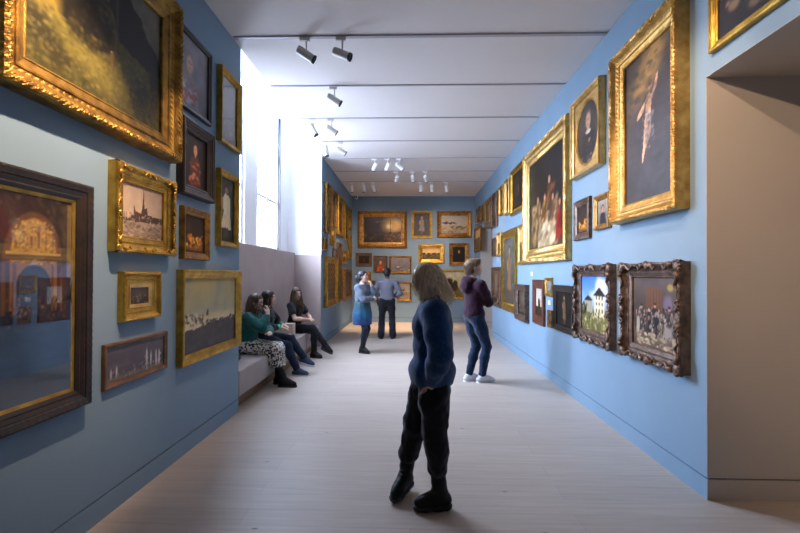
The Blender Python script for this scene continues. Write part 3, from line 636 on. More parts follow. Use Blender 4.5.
# ------------------------------------------------------------------ the pictures
g2 = 'gold'; gp = 'gold_pale'; gd = 'gold_dark'
PICS = [
 # left wall, before the window
 ('L1','L',.11,2.652,3.155,1.536,1.29,'deep','gold_old',.19,p_glade,{},140,'very large deep gilt-framed painting of dark trees and a sunlit meadow, high on the left',dict(orn=.007)),
 ('L2','L',.04,3.748,3.396,.626,.705,'slim','wood_black',.045,p_person,dict(bg=(.42,.41,.46),coat=(.45,.42,.46),skin=(.78,.62,.54),hair=(.5,.45,.45),cx=.4,extra=[(.62,.20,.14),(.7,.65,.66),(.5,.2,.16)]),60,'black thin-framed grey portrait high up, half behind the very large gilt frame',{}),
 ('L3','L',.07,3.79,2.621,.573,.668,'wood','wood_dark',.10,p_person,dict(bg=(.12,.09,.08),coat=(.30,.15,.08),skin=(.78,.55,.40),cy=.72,size=.8,extra=[(.62,.28,.10),(.7,.5,.4),(.35,.12,.06)]),60,'dark wood-framed painting of a figure in orange, under the thin black-framed portrait',{}),
 ('L4','L',.06,4.483,3.354,.51,.787,'box',g2,.06,p_nocturne,dict(glow=(.25,.24,.27)),40,'tall gilt-framed glazed picture reflecting the ceiling, topmost beside the window corner',dict(orn=.006,glazed=True)),
 ('L5','L',.06,4.449,2.284,.454,.796,'box',g2,.06,p_standing,dict(wide=1.35,dress=(.93,.86,.72)),60,'narrow gilt-framed painting of a child in a long cream dress',dict(bead=True)),
 ('L6','L',.07,3.052,2.047,.692,.604,'deep',g2,.115,p_town,{},90,'ornate carved gilt frame with a sepia view of a spired city',dict(orn=.004,wave=.009,carved=1.0)),
 ('L7','L',.05,3.791,1.958,.473,.463,'wood','gold_dark',.065,p_fruit,{},56,'small brown-gold-framed still life of yellow fruit on dark ground',{}),
 ('L8','L',.05,3.024,1.439,.432,.349,'deep',g2,.095,p_nocturne,dict(glow=(.32,.30,.28)),36,'small square gilt-framed dark picture above the long narrow grey one',dict(orn=.004,liner=(.02,gp))),
 ('L9','L',.025,3.016,.985,.704,.299,'slim','wood_brown',.035,p_snowline,{},80,'long narrow brown-framed grey picture, lowest on the left wall',{}),
 ('L10','L',.06,4.142,1.216,1.236,.838,'box',g2,.085,p_coast,{},100,'gilt-framed seascape with pale sky and dark foreground, beside the seated women',dict(orn=.006)),
 ('L11','L',.06,2.045,1.469,.95,1.323,'wood','wood_dark',.105,p_arch,{},150,'large dark-framed glazed painting of a golden pointed arch, nearest on the left',dict(orn=.002,liner=(.018,g2),glazed=True)),
 # left wall past the window
 ('F1','L',.09,9.718,3.12,.473,1.144,'box','gold_dark',.06,p_standing,dict(bg=(.5,.46,.40),dress=(.6,.55,.48)),30,'tall grey-gold frame, first in the top row past the window recess',{}),
 ('F2','L',.06,10.583,3.255,.666,.92,'box',gd,.07,p_nocturne,{},30,'dark gilt-framed picture, second in the top row past the window recess',{}),
 ('F3','L',.08,11.565,3.195,1.003,1.083,'deep',g2,.14,p_person,dict(bg=(.2,.13,.07),coat=(.35,.2,.1)),36,'bright gold-framed painting, third in the top row past the window recess',dict(orn=.006)),
 ('F4','L',.06,12.706,3.149,.639,1.064,'box',g2,.08,p_nocturne,dict(glow=(.6,.35,.15)),26,'reddish gilt-framed tall painting, fourth in the top row past the window recess',{}),
 ('F5','L',.06,13.414,3.36,.445,.629,'box',g2,.07,p_person,dict(bg=(.3,.17,.1),coat=(.4,.2,.12)),24,'small gilt-framed painting, last in the top row before the far left corner',{}),
 ('F6','L',.05,9.559,2.278,.372,.291,'box',gd,.05,p_nocturne,{},20,'small gilt picture close to the recess edge above the large gilded-niche picture',{}),
 ('F7','L',.05,10.463,2.551,.54,.475,'box',g2,.07,p_vale,{},24,'small bright gold frame under the dark second picture past the recess',{}),
 ('F8','L',.04,10.793,2.147,.543,.226,'slim','bronze',.03,p_misty,{},22,'small low grey picture in a thin bronze frame past the recess',{}),
 ('F9','L',.06,11.468,2.113,.634,.693,'wood','wood_brown',.08,p_nocturne,{},26,'dark brown-framed picture below the bright gold third picture past the recess',{}),
 ('F10','L',.06,12.357,2.108,.793,.371,'box',g2,.07,p_vale,{},26,'wide small gilt landscape between the dark brown frame and the far left corner',{}),
 ('F11','L',.06,13.382,2.454,.576,.75,'deep',g2,.12,p_person,dict(bg=(.25,.16,.08)),24,'ornate gilt-framed picture in the middle row nearest the far left corner',dict(orn=.01,wave=.01)),
 ('F12','L',.09,10.245,1.421,1.419,1.187,'deep',g2,.15,p_gilded,{},60,'largest gilt frame past the window recess, full of gilded niches',dict(orn=.008)),
 ('F13','L',.05,11.694,1.307,.639,.925,'box',gd,.07,p_nocturne,dict(glow=(.3,.22,.1)),26,'dim olive-gilt picture just past the large gilded-niche picture',{}),
 ('F14','L',.06,13.033,1.29,1.361,.96,'box',gd,.1,p_nocturne,dict(glow=(.4,.28,.12)),36,'wide dark gilt picture low beside the woman in the blue dress',{}),
 # right wall
 ('R1','R',.05,13.308,2.724,1.212,.777,'box',gd,.08,p_vale,{},30,'gilt picture beyond the far doorway on the right wall',{}),
 ('T1','R',.05,13.171,3.445,.654,.504,'box','gold_dark',.06,p_nocturne,{},22,'dark frame farthest along the top row of the right wall',{}),
 ('T2','R',.05,12.423,3.408,.582,.491,'box','gold_dark',.06,p_nocturne,{},22,'dark frame second from the far corner in the right top row',{}),
 ('T3','R',.06,11.514,3.33,.791,.648,'box','gold_dark',.08,p_interior,{},26,'dark brown-gold frame hanging directly over the far doorway',{}),
 ('T4','R',.06,10.623,3.228,.711,.854,'wood','bronze',.08,p_nocturne,{},28,'dark bronze frame in the right top row just before the far doorway',{}),
 ('T5','R',.06,9.76,3.324,.546,.665,'box',g2,.08,p_nocturne,{},26,'small gilt frame between the dark bronze frame and another gilt one, right top row',{}),
 ('T6','R',.06,9.169,3.29,.433,.755,'box',gp,.08,p_person,dict(),26,'narrow pale gilt frame in the right top row next to the dark portrait',{}),
 ('T7','R',.06,8.316,3.283,1.041,.918,'box',g2,.10,p_person,dict(bg=(.12,.08,.06),coat=(.14,.10,.08),skin=(.5,.36,.28),size=.8,cy=.55),50,'gilt-framed dark painting at the top, left of the large bright group scene',dict(bead=True)),
 ('R8','R',.09,6.672,2.772,2.158,1.946,'deep',gp,.24,p_group,{},110,'very large pale-gilt painting of a bright group of women and children',dict(orn=.01,bead=True)),
 ('R9','R',.08,5.038,3.301,.836,.969,'slim',gp,.055,p_person,dict(bg=(.20,.17,.16),coat=(.075,.068,.075),size=.86,cy=.66,skin=(.74,.57,.46),collar=(.72,.69,.64),hair=(.34,.28,.24),extra=[(.22,.19,.19),(.58,.44,.36),(.12,.1,.11)]),70,'square gilt frame with an oval portrait of a sitter in dark clothes',dict(oval=True)),
 ('R10','R',.12,3.781,2.948,1.077,1.674,'deep','gold_rich',.17,p_rising,{},140,'huge gilt-framed painting of a pale figure rising into golden light',dict(orn=.008,bead=True)),
 ('R11','R',.04,2.49,3.609,.996,.911,'box',g2,.06,p_nocturne,dict(glow=(.42,.24,.16)),60,'gilt-edged dark painting above the near doorway, cut by the photo corner',{}),
 ('R12','R',.04,5.212,2.285,.475,.496,'wood','bronze',.085,p_fruit,{},40,'small dark-framed fruit still life under the oval portrait',dict(orn=.003)),
 ('R13','R',.04,4.672,2.3,.366,.38,'box',gd,.06,p_person,dict(bg=(.45,.44,.42)),36,'little worn-gilt picture partly behind the huge rising-figure frame',{}),
 ('R14','R',.05,9.078,1.69,1.306,1.733,'box',g2,.17,p_standing,dict(bg=(.36,.38,.36),dress=(.50,.36,.24),foot=(.3,.22,.16),hair=(.2,.15,.1)),60,'tall gilt-framed painting with a wide gold border, right of the man in maroon',dict(bead=True)),
 ('R15','R',.04,8.03,2.178,.51,.765,'box',gp,.08,p_vale,{},36,'gilt picture half hidden behind the lower left of the large group scene',{}),
 ('R16','R',.04,10.097,2.325,.474,.551,'box',gp,.06,p_vale,{},24,'small bright gilt frame left of the tall wide-bordered picture, upper one',{}),
 ('R17','R',.03,10.711,2.301,.557,.47,'slim','bronze',.05,p_nocturne,{},22,'small dark picture nearest the far doorway edge on the right wall',{}),
 ('R18','R',.04,10.439,1.304,1.109,.975,'wood','bronze',.07,p_interior,dict(col=(.34,.26,.2),light=(.55,.45,.38)),36,'dull brown-framed picture low behind the shoulder of the man in maroon',{}),
 ('R19','R',.09,7.956,1.082,.764,.679,'wood','bronze',.12,p_nocturne,dict(glow=(.5,.42,.3)),36,'deep grey-brown box frame low under the tall wide-bordered picture',{}),
 ('R20','R',.04,6.973,1.157,.613,.738,'wood','wood_red',.15,p_sky_land,dict(sky=((.8,.75,.66),(.70,.68,.66)),land=(.16,.12,.08),hor=.35,trees=((.5,.18,.22,(.14,.1,.06)),)),44,'red mahogany frame with a small pale-sky view, low on the right wall',{}),
 ('R21','R',.03,6.472,1.42,.314,.28,'box',g2,.05,p_misty,{},24,'tiny gold frame with pale picture, upper of the little pair by the mahogany frame',{}),
 ('R22','R',.025,6.433,.939,.208,.262,'box',gd,.05,p_nocturne,dict(glow=(.55,.42,.35)),22,'tiny dull-gilt picture, lower of the little pair by the mahogany frame',{}),
 ('R23','R',.04,5.843,1.135,.749,.649,'wood','wood_black',.09,p_standing,dict(bg=(.07,.06,.05),dress=(.42,.33,.24),foot=(.05,.04,.04),hair=(.1,.08,.06)),50,'black-framed dark painting of a standing figure beside the castle view',{}),
 ('R24','R',.07,4.872,1.272,.964,.888,'deep','bronze',.13,p_castle,{},70,'carved bronze frame with a white tower under bright blue sky',dict(orn=.004,wave=.014,carved=1.25)),
 ('R25','R',.085,3.695,1.277,.916,.867,'deep','bronze',.13,p_crowd,{},110,'carved bronze frame with a grey crowd before a wooden gate, nearest low right',dict(orn=.004,wave=.015,carved=1.25)),
 # end wall
 ('B1','B',.07,-.973,3.108,1.651,1.247,'deep',gd,.20,p_sunset,{},64,'large gilt-framed stormy evening sky, top left of the end wall',dict(orn=.006)),
 ('B2','B',.05,.347,3.277,.689,.914,'box',g2,.085,p_standing,dict(bg=(.2,.2,.24),dress=(.46,.45,.48),foot=(.2,.19,.2),hair=(.4,.36,.36)),40,'upright gilt-framed grey standing figure, top middle of the end wall',dict(bead=True)),
 ('B3','B',.06,1.423,3.283,1.158,.899,'deep',gd,.16,p_riders,{},50,'wide gilt-framed pale sandy scene, top right of the end wall',{}),
 ('B4','B',.06,.667,2.295,.867,.635,'box',g2,.14,p_vale,{},44,'bright gold-framed small landscape in the middle of the end wall',dict(orn=.004)),
 ('B5','B',.06,1.591,2.274,.654,.767,'deep',gd,.13,p_person,dict(bg=(.035,.03,.03),coat=(.03,.026,.028),skin=(.72,.46,.3),size=.75,cy=.68),44,'gilt-framed very dark portrait of a bearded sitter on the end wall',{}),
 ('B6','B',.05,-1.594,2.093,.542,.453,'wood','wood_brown',.10,p_person,dict(bg=(.16,.1,.09),coat=(.22,.14,.12),skin=(.5,.36,.32),size=.7,cy=.5),30,'small brown-framed dark picture near the far left corner, end wall',{}),
 ('B7','B',.05,-1.037,1.945,.47,.55,'slim','wood_brown',.035,p_person,dict(bg=(.30,.26,.25),coat=(.55,.24,.12),skin=(.92,.66,.38),size=1.0,cy=.62,hair=(.25,.12,.06),extra=[(.9,.5,.22),(.7,.3,.15)]),40,'small portrait with warm red clothing, left of the misty grey landscape',{}),
 ('B8','B',.05,-.37,1.928,.757,.589,'box',gd,.06,p_misty,{},40,'misty grey landscape in a thin gilt frame above the man in grey',{}),
 ('B9','B',.05,-1.488,1.478,.296,.402,'box',g2,.04,p_person,dict(bg=(.5,.36,.16),coat=(.7,.5,.25),skin=(.95,.78,.5),size=1.1),26,'small glowing golden portrait just behind the woman in blue, end wall',{}),
 ('B10','B',.05,-1.20,1.052,.24,.687,'box',gd,.05,p_nocturne,dict(glow=(.28,.24,.14)),28,'narrow dark gilt picture between the woman in blue and the man in grey',{}),
 ('B11','B',.05,-.226,1.032,.468,.635,'box',gd,.06,p_riders,{},36,'pale gilt-framed landscape right of the elbow of the man in grey',{}),
 ('B12','B',.05,1.381,1.27,.981,.987,'box',g2,.08,p_sky_land,dict(sky=((.74,.68,.48),(.62,.62,.54)),land=(.40,.34,.16),hor=.38,trees=((.35,.16,.28,(.14,.13,.07)),(.6,.12,.2,(.2,.17,.09)))),44,'gilt-framed painting of a dark tree on a yellow field, low on the end wall',{}),
]
for k, (code, wall, d, c, z, w, h, style, mat, fw, painter, kw, res, label, opt) in enumerate(PICS):
    picture(code, wall, d, c, z, w, h, style, mat, fw, painter, kw, res, label, seed=11+k, **opt)

# small white wall labels beside some pictures
CARDS = [('R', 7.42, 1.62, 'small white wall label under the large bright group scene'),
         ('L', 11.22, 1.52, 'small white wall label right of the large gilded-niche picture'),
         ('L', 10.55, 2.88-.62, 'small white wall label among the small pictures past the recess'),
         ('R', 6.49, 1.18, 'small white wall label between the two tiny gilt pictures')]
for wall, y, z, lab in CARDS:
    mb = MB(); mb.box(-.05, .05, -.004, 0, -.035, .035)
    o = mb.build('wall_label', M['card'], None)
    o.location = (XL+.001 if wall == 'L' else XR-.001, y, z); o.rotation_euler = (0, 0, PI/2 if wall == 'L' else -PI/2)
    tag(o, lab, 'label')
# ------------------------------------------------------------------ lighting tracks, spotlights, bench
TY = [4.594+1.21*k for k in range(-4, 7)]
for k, y in enumerate(TY):
    if k < 1: continue
    mb = MB(); q = .022 if k == 4 else .015; mb.box(XL+.02, XR-.01, y-q, y+q, ZC-q*.8, ZC+.004)
    t = mb.build('lighting_track', M['track']);
    nm = 'nearest' if k == 4 else None
    vis = k-4
    ordn = ['first', 'second', 'third', 'fourth', 'fifth', 'sixth', 'seventh', 'eighth']
    tag(t, ('grey lighting track across the ceiling, %s one seen from the front' % ordn[vis]) if vis >= 0 else 'grey lighting track across the near ceiling, %s one behind the view' % ordn[-vis-1], 'track', 'ceiling lighting tracks')

WARM = (1.0, .69, .46)
def spot_fixture(x, ty, aim, label, power=0, white=False, size=50, col=WARM, blend=.8, drop=.16):
    """track adapter, drop stem, yoke and a tubular lamp head aimed at a point"""
    root = empty('track_spotlight', (x, ty, ZC-.022)); tag(root, label, 'spotlight', 'track spotlights on the ceiling')
    lm = M['white'] if white else M['lamp']
    mb = MB(); mb.box(-.055, .055, -.018, .018, -.03, 0); mb.build('track_adapter', lm, root, bevel=.003)
    mb = MB(); mb.cyl((.02, 0, -.03), (.02, 0, -drop), .009, n=10); mb.blob((.02, 0, -drop), (.016, .016, .016)); mb.build('stem', lm, root)
    piv = Vector((.02, 0, -drop)); d = (Vector(aim)-(Vector(root.location)+piv)).normalized()
    a = piv-d*.105+Vector((0, 0, -.02)); b = piv+d*.105+Vector((0, 0, -.02))
    mb = MB(); mb.cyl(a, a+d*.02, .041, .045, 20); mb.cyl(a+d*.02, b-d*.018, .046, .046, 20); mb.build('lamp_head', lm, root)
    for i in range(3):
        pass
    mb = MB(); n = 20
    mb.cyl(b-d*.018, b, .048, .048, n, cap=False); mb.cyl(b-d*.012, b-d*.010, .045, .045, n); mb.build('lamp_baffle', M['lamp_black'], root)
    if power:
        ld = bpy.data.lights.new('spot_lamp', 'SPOT'); ld.energy = power; ld.color = col; ld.spot_size = math.radians(size); ld.spot_blend = blend; ld.shadow_soft_size = .03
        lo = bpy.data.objects.new('spot_lamp', ld); lo.location = b+d*.012; lo.rotation_euler = d.to_track_quat('-Z', 'Y').to_euler(); link(lo, root)
    return root
S = spot_fixture
# over the window recess, aimed across at the right wall
S(-1.19, TY[4], (2.0, 5.3, 2.2), 'grey track spotlight on the first visible track, left of the two, tilted steeply right', 190)
S(-.79, TY[4], (2.0, 4.2, 2.75), 'grey track spotlight on the first visible track, right of the two, nearly level', 190)
S(-1.10, TY[5], (2.0, 6.6, 2.3), 'single grey track spotlight on the second track', 110)
S(-1.68, TY[6], (.6, 7.4, .0), 'grey track spotlight on the third track close to the window side, tilted down', 30)
S(-1.37, TY[6], (2.0, 8.6, 2.2), 'grey track spotlight on the third track, right of its steeper neighbour', 120)
S(-1.71, TY[7], (-1.2, 8.6, .0), 'pale track spotlight on the fourth track hanging straight down near the recess corner', 15)
S(-1.41, TY[7], (2.0, 9.9, 2.2), 'pale track spotlight on the fourth track tilted right, beside the vertical one', 100)
# the cluster before the end wall
for x, aim, p, lab in [(-.85, (-1.95, 11.0, 2.4), 200, 'white lit spotlight, leftmost of the row of three nearest the middle of the far ceiling'),
                       (-.56, (-1.95, 12.4, 2.2), 200, 'white lit spotlight, middle of the row of three in the far ceiling'),
                       (-.29, (2.05, 10.6, 2.4), 170, 'white lit spotlight, rightmost of the row of three in the far ceiling')]:
    S(x, TY[8], aim, lab, p, True)
for x, aim, p, lab in [(-.40, (-1.0, 14.0, 2.6), 170, 'white spotlight on the sixth track, left of the pair and a bit apart'),
                       (.01, (.5, 14.0, 2.5), 170, 'white spotlight on the sixth track, left one of the close pair'),
                       (.34, (1.4, 14.0, 2.6), 170, 'white spotlight on the sixth track, right one of the close pair')]:
    S(x, TY[9], aim, lab, p, True)
for x, aim, p, lab in [(-1.72, (-1.5, 14.0, 1.6), 0, 'small white spotlight in the far left ceiling, nearest the corner'),
                       (-1.38, (-1.0, 12.9, .0), 800, 'small white spotlight in the far left ceiling, middle of three'),
                       (-1.09, (-.4, 14.0, 1.7), 100, 'small white spotlight in the far left ceiling, right of three'),
                       (.24, (.3, 13.0, .0), 800, 'small white spotlight in the far right ceiling, left of three'),
                       (.55, (.8, 14.0, 1.8), 100, 'small white spotlight in the far right ceiling, middle of three'),
                       (.97, (1.6, 14.0, 1.6), 0, 'small white spotlight in the far right ceiling, right of three and brightest')]:
    S(x, TY[10], aim, lab, p, True)
# fixtures of the near tracks, above and behind the photographer: they light the left wall and the near right corner
for k, x, aim, p in [(3, -.75, (-2.0, 3.6, 2.0), 130), (3, .2, (-2.0, 3.1, 1.75), 40), (2, -.82, (-2.0, 2.3, 2.45), 560), (1, -.9, (2.75, 3.07, 2.1), 430), (2, .6, (2.1, 3.4, 2.5), 170),
                     (3, .5, (2.1, 4.0, 1.8), 40)]:
    S(x, TY[k], aim, 'track spotlight above the photographer, aimed at a wall', p)

# security camera in the far corner
root = empty('security_camera', (-1.82, 13.86, ZC-.0)); tag(root, 'small white security camera in the far left ceiling corner', 'camera')
mb = MB(); mb.cyl((0, 0, 0), (0, 0, -.03), .05, n=20); mb.build('mount', M['white'], root)
mb = MB(); mb.cyl((0, 0, -.03), (0, 0, -.06), .018, n=12); mb.box(-.04, .04, -.13, .05, -.13, -.055); mb.build('housing', M['white'], root, bevel=.008)
mb = MB(); mb.cyl((0, -.128, -.092), (0, -.14, -.092), .028, n=16); mb.build('lens', M['lamp_black'], root)

# upholstered bench in the window recess
root = empty('bench', (-2.29, (YA+YE)/2, 0)); tag(root, 'long grey upholstered bench built into the window recess', 'bench')
hl = (YE-YA)/2-.036
mb = MB()
for a, b in ((-hl, -.75), (-.746, .95), (.954, hl)): mb.box(-.294, .288, a, b, .158, .465)
mb.build('seat', M['bench'], root, bevel=.018)
mb = MB(); mb.box(-.294, .20, -hl, hl, .0, .158); mb.build('plinth', M['plinth'], root)
mb = MB(); mb.box(-.27, .18, 7.45-7.055, 7.63-7.055, .463, .71); mb.build('armrest_block', M['block'], root, bevel=.008)

# black bag lying on the bench by the picture corner
root = empty('handbag', (-2.30, 5.35, .466)); tag(root, 'small black bag lying on the bench beside the woman in the patterned skirt', 'bag')
mb = MB(); mb.blob((0, 0, .05), (.11, .14, .05), None, 16, 10); mb.build('bag_body', M['black_plastic'], root, smooth=True)
mb = MB(); mb.tube([(.05*math.cos(t)+.02, .10*math.cos(t), .085+.05*math.sin(t)) for t in [PI*i/10 for i in range(11)]], .007, 6); mb.build('bag_handle', M['black_plastic'], root, smooth=True)
# ------------------------------------------------------------------ people: smooth implicit bodies meshed by surface nets
def v3(*a): return np.array(a if len(a) == 3 else a[0], dtype=np.float64)
def unit(a): a = np.asarray(a, float); return a/max(1e-9, np.linalg.norm(a))
def rotz(a): c, s = math.cos(a), math.sin(a); return np.array([[c, -s, 0], [s, c, 0], [0, 0, 1.]])
def rotx(a): c, s = math.cos(a), math.sin(a); return np.array([[1, 0, 0], [0, c, -s], [0, s, c]])
def roty(a): c, s = math.cos(a), math.sin(a); return np.array([[c, 0, s], [0, 1, 0], [-s, 0, c]])

class Sdf:
    def __init__(s): s.p = []
    def cone(s, a, b, r0, r1, k=.02, sub=False):
        a, b = v3(a), v3(b); R = max(r0, r1); s.p.append(('c', a, b, r0, r1, k, sub, np.minimum(a, b)-R, np.maximum(a, b)+R))
    def chain(s, pts, rs, k=.02):
        for i in range(len(pts)-1): s.cone(pts[i], pts[i+1], rs[i], rs[i+1], k)
    def ell(s, c, r, Rm=None, k=.02, sub=False):
        c, r = v3(c), v3(r); R = max(r); s.p.append(('e', c, r, np.eye(3) if Rm is None else Rm, 0, k, sub, c-R, c+R))
    def cut(s, c, n, k=.004):
        """remove everything on the +n side of the plane through c"""
        s.p.append(('h', v3(c), unit(n), None, 0, k, True, None, None))
    def mesh(s, vox):
        lo = np.min([q[7] for q in s.p if q[7] is not None and not q[6]], axis=0)-vox*3; hi = np.max([q[8] for q in s.p if q[8] is not None and not q[6]], axis=0)+vox*3
        n = np.ceil((hi-lo)/vox).astype(int)+1
        D = np.full(n, .2, dtype=np.float32)
        ax = [lo[i]+vox*np.arange(n[i]) for i in range(3)]
        for t, a, b, c, d, k, sub, bl, bh in s.p:
            if t == 'h':
                G = [g.astype(np.float32) for g in np.meshgrid(*ax, indexing='ij', sparse=True)]
                q = (G[0]-a[0])*b[0]+(G[1]-a[1])*b[1]+(G[2]-a[2])*b[2]
                D = np.maximum(D, q.astype(np.float32)); continue
            m = k+vox*2.5
            i0 = np.maximum(0, np.floor((bl-m-lo)/vox).astype(int)); i1 = np.minimum(n, np.ceil((bh+m-lo)/vox).astype(int)+1)
            if (i1 <= i0).any(): continue
            sl = tuple(slice(i0[i], i1[i]) for i in range(3))
            X, Y, Z = np.meshgrid(*[ax[i][sl[i]] for i in range(3)], indexing='ij', sparse=True)
            if t == 'c':
                ab = b-a; L = max(1e-9, ab@ab); px, py, pz = X-a[0], Y-a[1], Z-a[2]
                h = np.clip((px*ab[0]+py*ab[1]+pz*ab[2])/L, 0, 1)
                q = np.sqrt((px-ab[0]*h)**2+(py-ab[1]*h)**2+(pz-ab[2]*h)**2)-(c+(d-c)*h)
            else:
                px, py, pz = X-a[0], Y-a[1], Z-a[2]
                u = [(c[0, i]*px+c[1, i]*py+c[2, i]*pz) for i in range(3)]
                k0 = np.sqrt(sum((u[i]/b[i])**2 for i in range(3))); k1 = np.sqrt(sum((u[i]/b[i]**2)**2 for i in range(3)))
                q = k0*(k0-1)/np.maximum(k1, 1e-6)
            q = q.astype(np.float32); e = D[sl]
            if sub:
                h = np.clip(k-np.abs(e+q), 0, None)/k; D[sl] = np.maximum(e, -q)+h*h*k*.25
            else:
                h = np.clip(k-np.abs(e-q), 0, None)/k; D[sl] = np.minimum(e, q)-h*h*k*.25
        return surface_nets(D, lo, vox)

def surface_nets(D, lo, vox):
    ins = D < 0
    c = np.zeros(tuple(np.array(D.shape)-1), dtype=np.int8)
    for i in (0, 1):
        for j in (0, 1):
            for k in (0, 1): c += ins[i:D.shape[0]-1+i, j:D.shape[1]-1+j, k:D.shape[2]-1+k]
    act = np.argwhere((c > 0) & (c < 8)); idx = -np.ones(c.shape, dtype=np.int64); idx[tuple(act.T)] = np.arange(len(act))
    acc = np.zeros((len(act), 3)); cnt = np.zeros(len(act))
    cor = [(i, j, k) for i in (0, 1) for j in (0, 1) for k in (0, 1)]
    val = {q: D[act[:, 0]+q[0], act[:, 1]+q[1], act[:, 2]+q[2]].astype(float) for q in cor}
    for q in cor:
        for ax in range(3):
            if q[ax] == 0:
                r = list(q); r[ax] = 1; r = tuple(r); a, b = val[q], val[r]
                m = (a < 0) != (b < 0); t = np.where(m, a/np.where(m, a-b, 1), 0)
                p = np.tile(np.array(q, float), (len(act), 1)); p[:, ax] = t
                acc[m] += p[m]; cnt += m
    V = lo+vox*(act+acc/cnt[:, None])
    F = []
    for ax in range(3):
        b, cx = (ax+1) % 3, (ax+2) % 3
        s0 = [slice(1, -1)]*3; s0[ax] = slice(0, D.shape[ax]-1); s1 = list(s0); s1[ax] = slice(1, D.shape[ax])
        A = ins[tuple(s0)]; B = ins[tuple(s1)]
        e = np.argwhere(A != B)
        if not len(e): continue
        sg = A[tuple(e.T)]; off = np.ones(3, int); off[ax] = 0; e = e+off
        q = []
        for db, dc in ((-1, -1), (0, -1), (0, 0), (-1, 0)):
            z = e.copy(); z[:, b] += db; z[:, cx] += dc; q.append(idx[tuple(z.T)])
        q = np.stack(q, 1); q[~sg] = q[~sg][:, ::-1]; F.append(q)
    return V, np.concatenate(F)

def vnoise(P, sc, seed=0):
    """smooth 3-d value noise in -1..1"""
    rs = np.random.RandomState(seed); T_ = rs.rand(32, 32, 32)*2-1
    q = P*sc+100; i = np.floor(q).astype(int); f = q-i; f = f*f*(3-2*f); o = 0
    for a in (0, 1):
        for b in (0, 1):
            for c in (0, 1):
                o = o+T_[(i[:, 0]+a) % 32, (i[:, 1]+b) % 32, (i[:, 2]+c) % 32]*(f[:, 0] if a else 1-f[:, 0])*(f[:, 1] if b else 1-f[:, 1])*(f[:, 2] if c else 1-f[:, 2])
    return o
def vnormals(V, F):
    n = np.cross(V[F[:, 2]]-V[F[:, 0]], V[F[:, 3]]-V[F[:, 1]]); N = np.zeros_like(V)
    for k in range(4): np.add.at(N, F[:, k], n)
    return N/np.maximum(1e-9, np.linalg.norm(N, axis=1))[:, None]
def smooth(V, F, it=2, lam=.5):
    E = np.concatenate([F[:, [0, 1]], F[:, [1, 2]], F[:, [2, 3]], F[:, [3, 0]]])
    for _ in range(it):
        S_ = np.zeros_like(V); n = np.zeros(len(V))
        for a, b in ((0, 1), (1, 0)):
            np.add.at(S_, E[:, a], V[E[:, b]]); np.add.at(n, E[:, a], 1)
        V = V*(1-lam)+lam*S_/n[:, None]
    return V
def solid(name, sdf, vox, mat, parent, folds=0.0, fsc=(9, 9, 5), col=None, sm=2, seed=1):
    V, F = sdf.mesh(vox); V = smooth(V, F, sm)
    if folds:
        N = vnormals(V, F); P = V*np.array(fsc)
        V = V+N*(folds*(vnoise(P+vnoise(P, .8, seed+3)[:, None]*.6, 1.0, seed)+.5*vnoise(P, 2.3, seed+1)))[:, None]
    return np_mesh(name, V, F, mat, parent, smooth=True, colors=None if col is None else col(V))

def ik(a, t, l1, l2, pole):
    a, t = v3(a), v3(t); d = t-a; L = np.linalg.norm(d); L2 = min(L, (l1+l2)*.999); u = d/L
    if L > L2: t = a+u*L2
    x = (l1*l1-l2*l2+L2*L2)/(2*L2); h = math.sqrt(max(0, l1*l1-x*x))
    p = v3(pole); p = unit(p-u*(p@u)); return a+u*x+p*h, t

class Pose:
    """joints in the person's own frame: +y is forward, +x the right side, z up from the floor"""
    def __init__(s, H=1.68, pel=(0, 0, .93), lean=0.0, side=0.0, twist=0.0, female=True, head=(0, 0, 0), shoulder=1.0, neck_fwd=.02):
        s.H = H; k = H/1.68; s.k = k; s.female = female
        s.pel = v3(pel)
        s.T = rotz(twist)@rotx(-lean)@roty(side)              # torso frame
        up = s.T@v3(0, 0, 1); rt = s.T@v3(1, 0, 0); fw = s.T@v3(0, 1, 0); s.up, s.rt, s.fw = up, rt, fw
        hw = (.17 if female else .195)*k*shoulder
        s.chest = s.pel+up*.30*k; s.nb = s.pel+up*.462*k+fw*.0
        s.sh = {1: s.pel+up*.415*k+rt*hw, -1: s.pel+up*.415*k-rt*hw}
        s.head_R = rotz(head[0]+twist)@rotx(head[1])@roty(head[2])  # yaw, pitch up, tilt
        s.neck = s.nb+up*.083*k+fw*neck_fwd*k
        s.headc = s.neck+s.head_R@v3(0, .018*k, .095*k)
        s.hip = {1: s.pel+v3(.085*k, 0, -.03*k)@np.eye(3), -1: s.pel+v3(-.085*k, 0, -.03*k)}
        s.ua, s.fa, s.th, s.shn = .29*k, .25*k, .42*k, .41*k
        s.knee = {}; s.ank = {}; s.toe = {}; s.elb = {}; s.wri = {}; s.hd = {}; s.hn = {}; s.curl = {1: .5, -1: .5}; s.tz = {1: 0, -1: 0}
    def hips(s, rz):
        r = rotz(rz); o = s.pel+v3(0, 0, -.03*s.k)
        for q in (1, -1): s.hip[q] = o+r@v3(q*.085*s.k, 0, 0)
    def leg(s, side, ankle, pole, toe, foot=.132):
        s.knee[side], s.ank[side] = ik(s.hip[side], ankle, s.th, s.shn, pole); s.toe[side] = s.ank[side]+unit(toe)*foot*s.k
    def arm(s, side, wrist, pole, hdir, palm, curl=.5):
        s.elb[side], s.wri[side] = ik(s.sh[side], wrist, s.ua, s.fa, pole); s.hd[side] = unit(hdir); n = v3(palm); n = unit(n-s.hd[side]*(n@s.hd[side])); s.hn[side] = n; s.curl[side] = curl

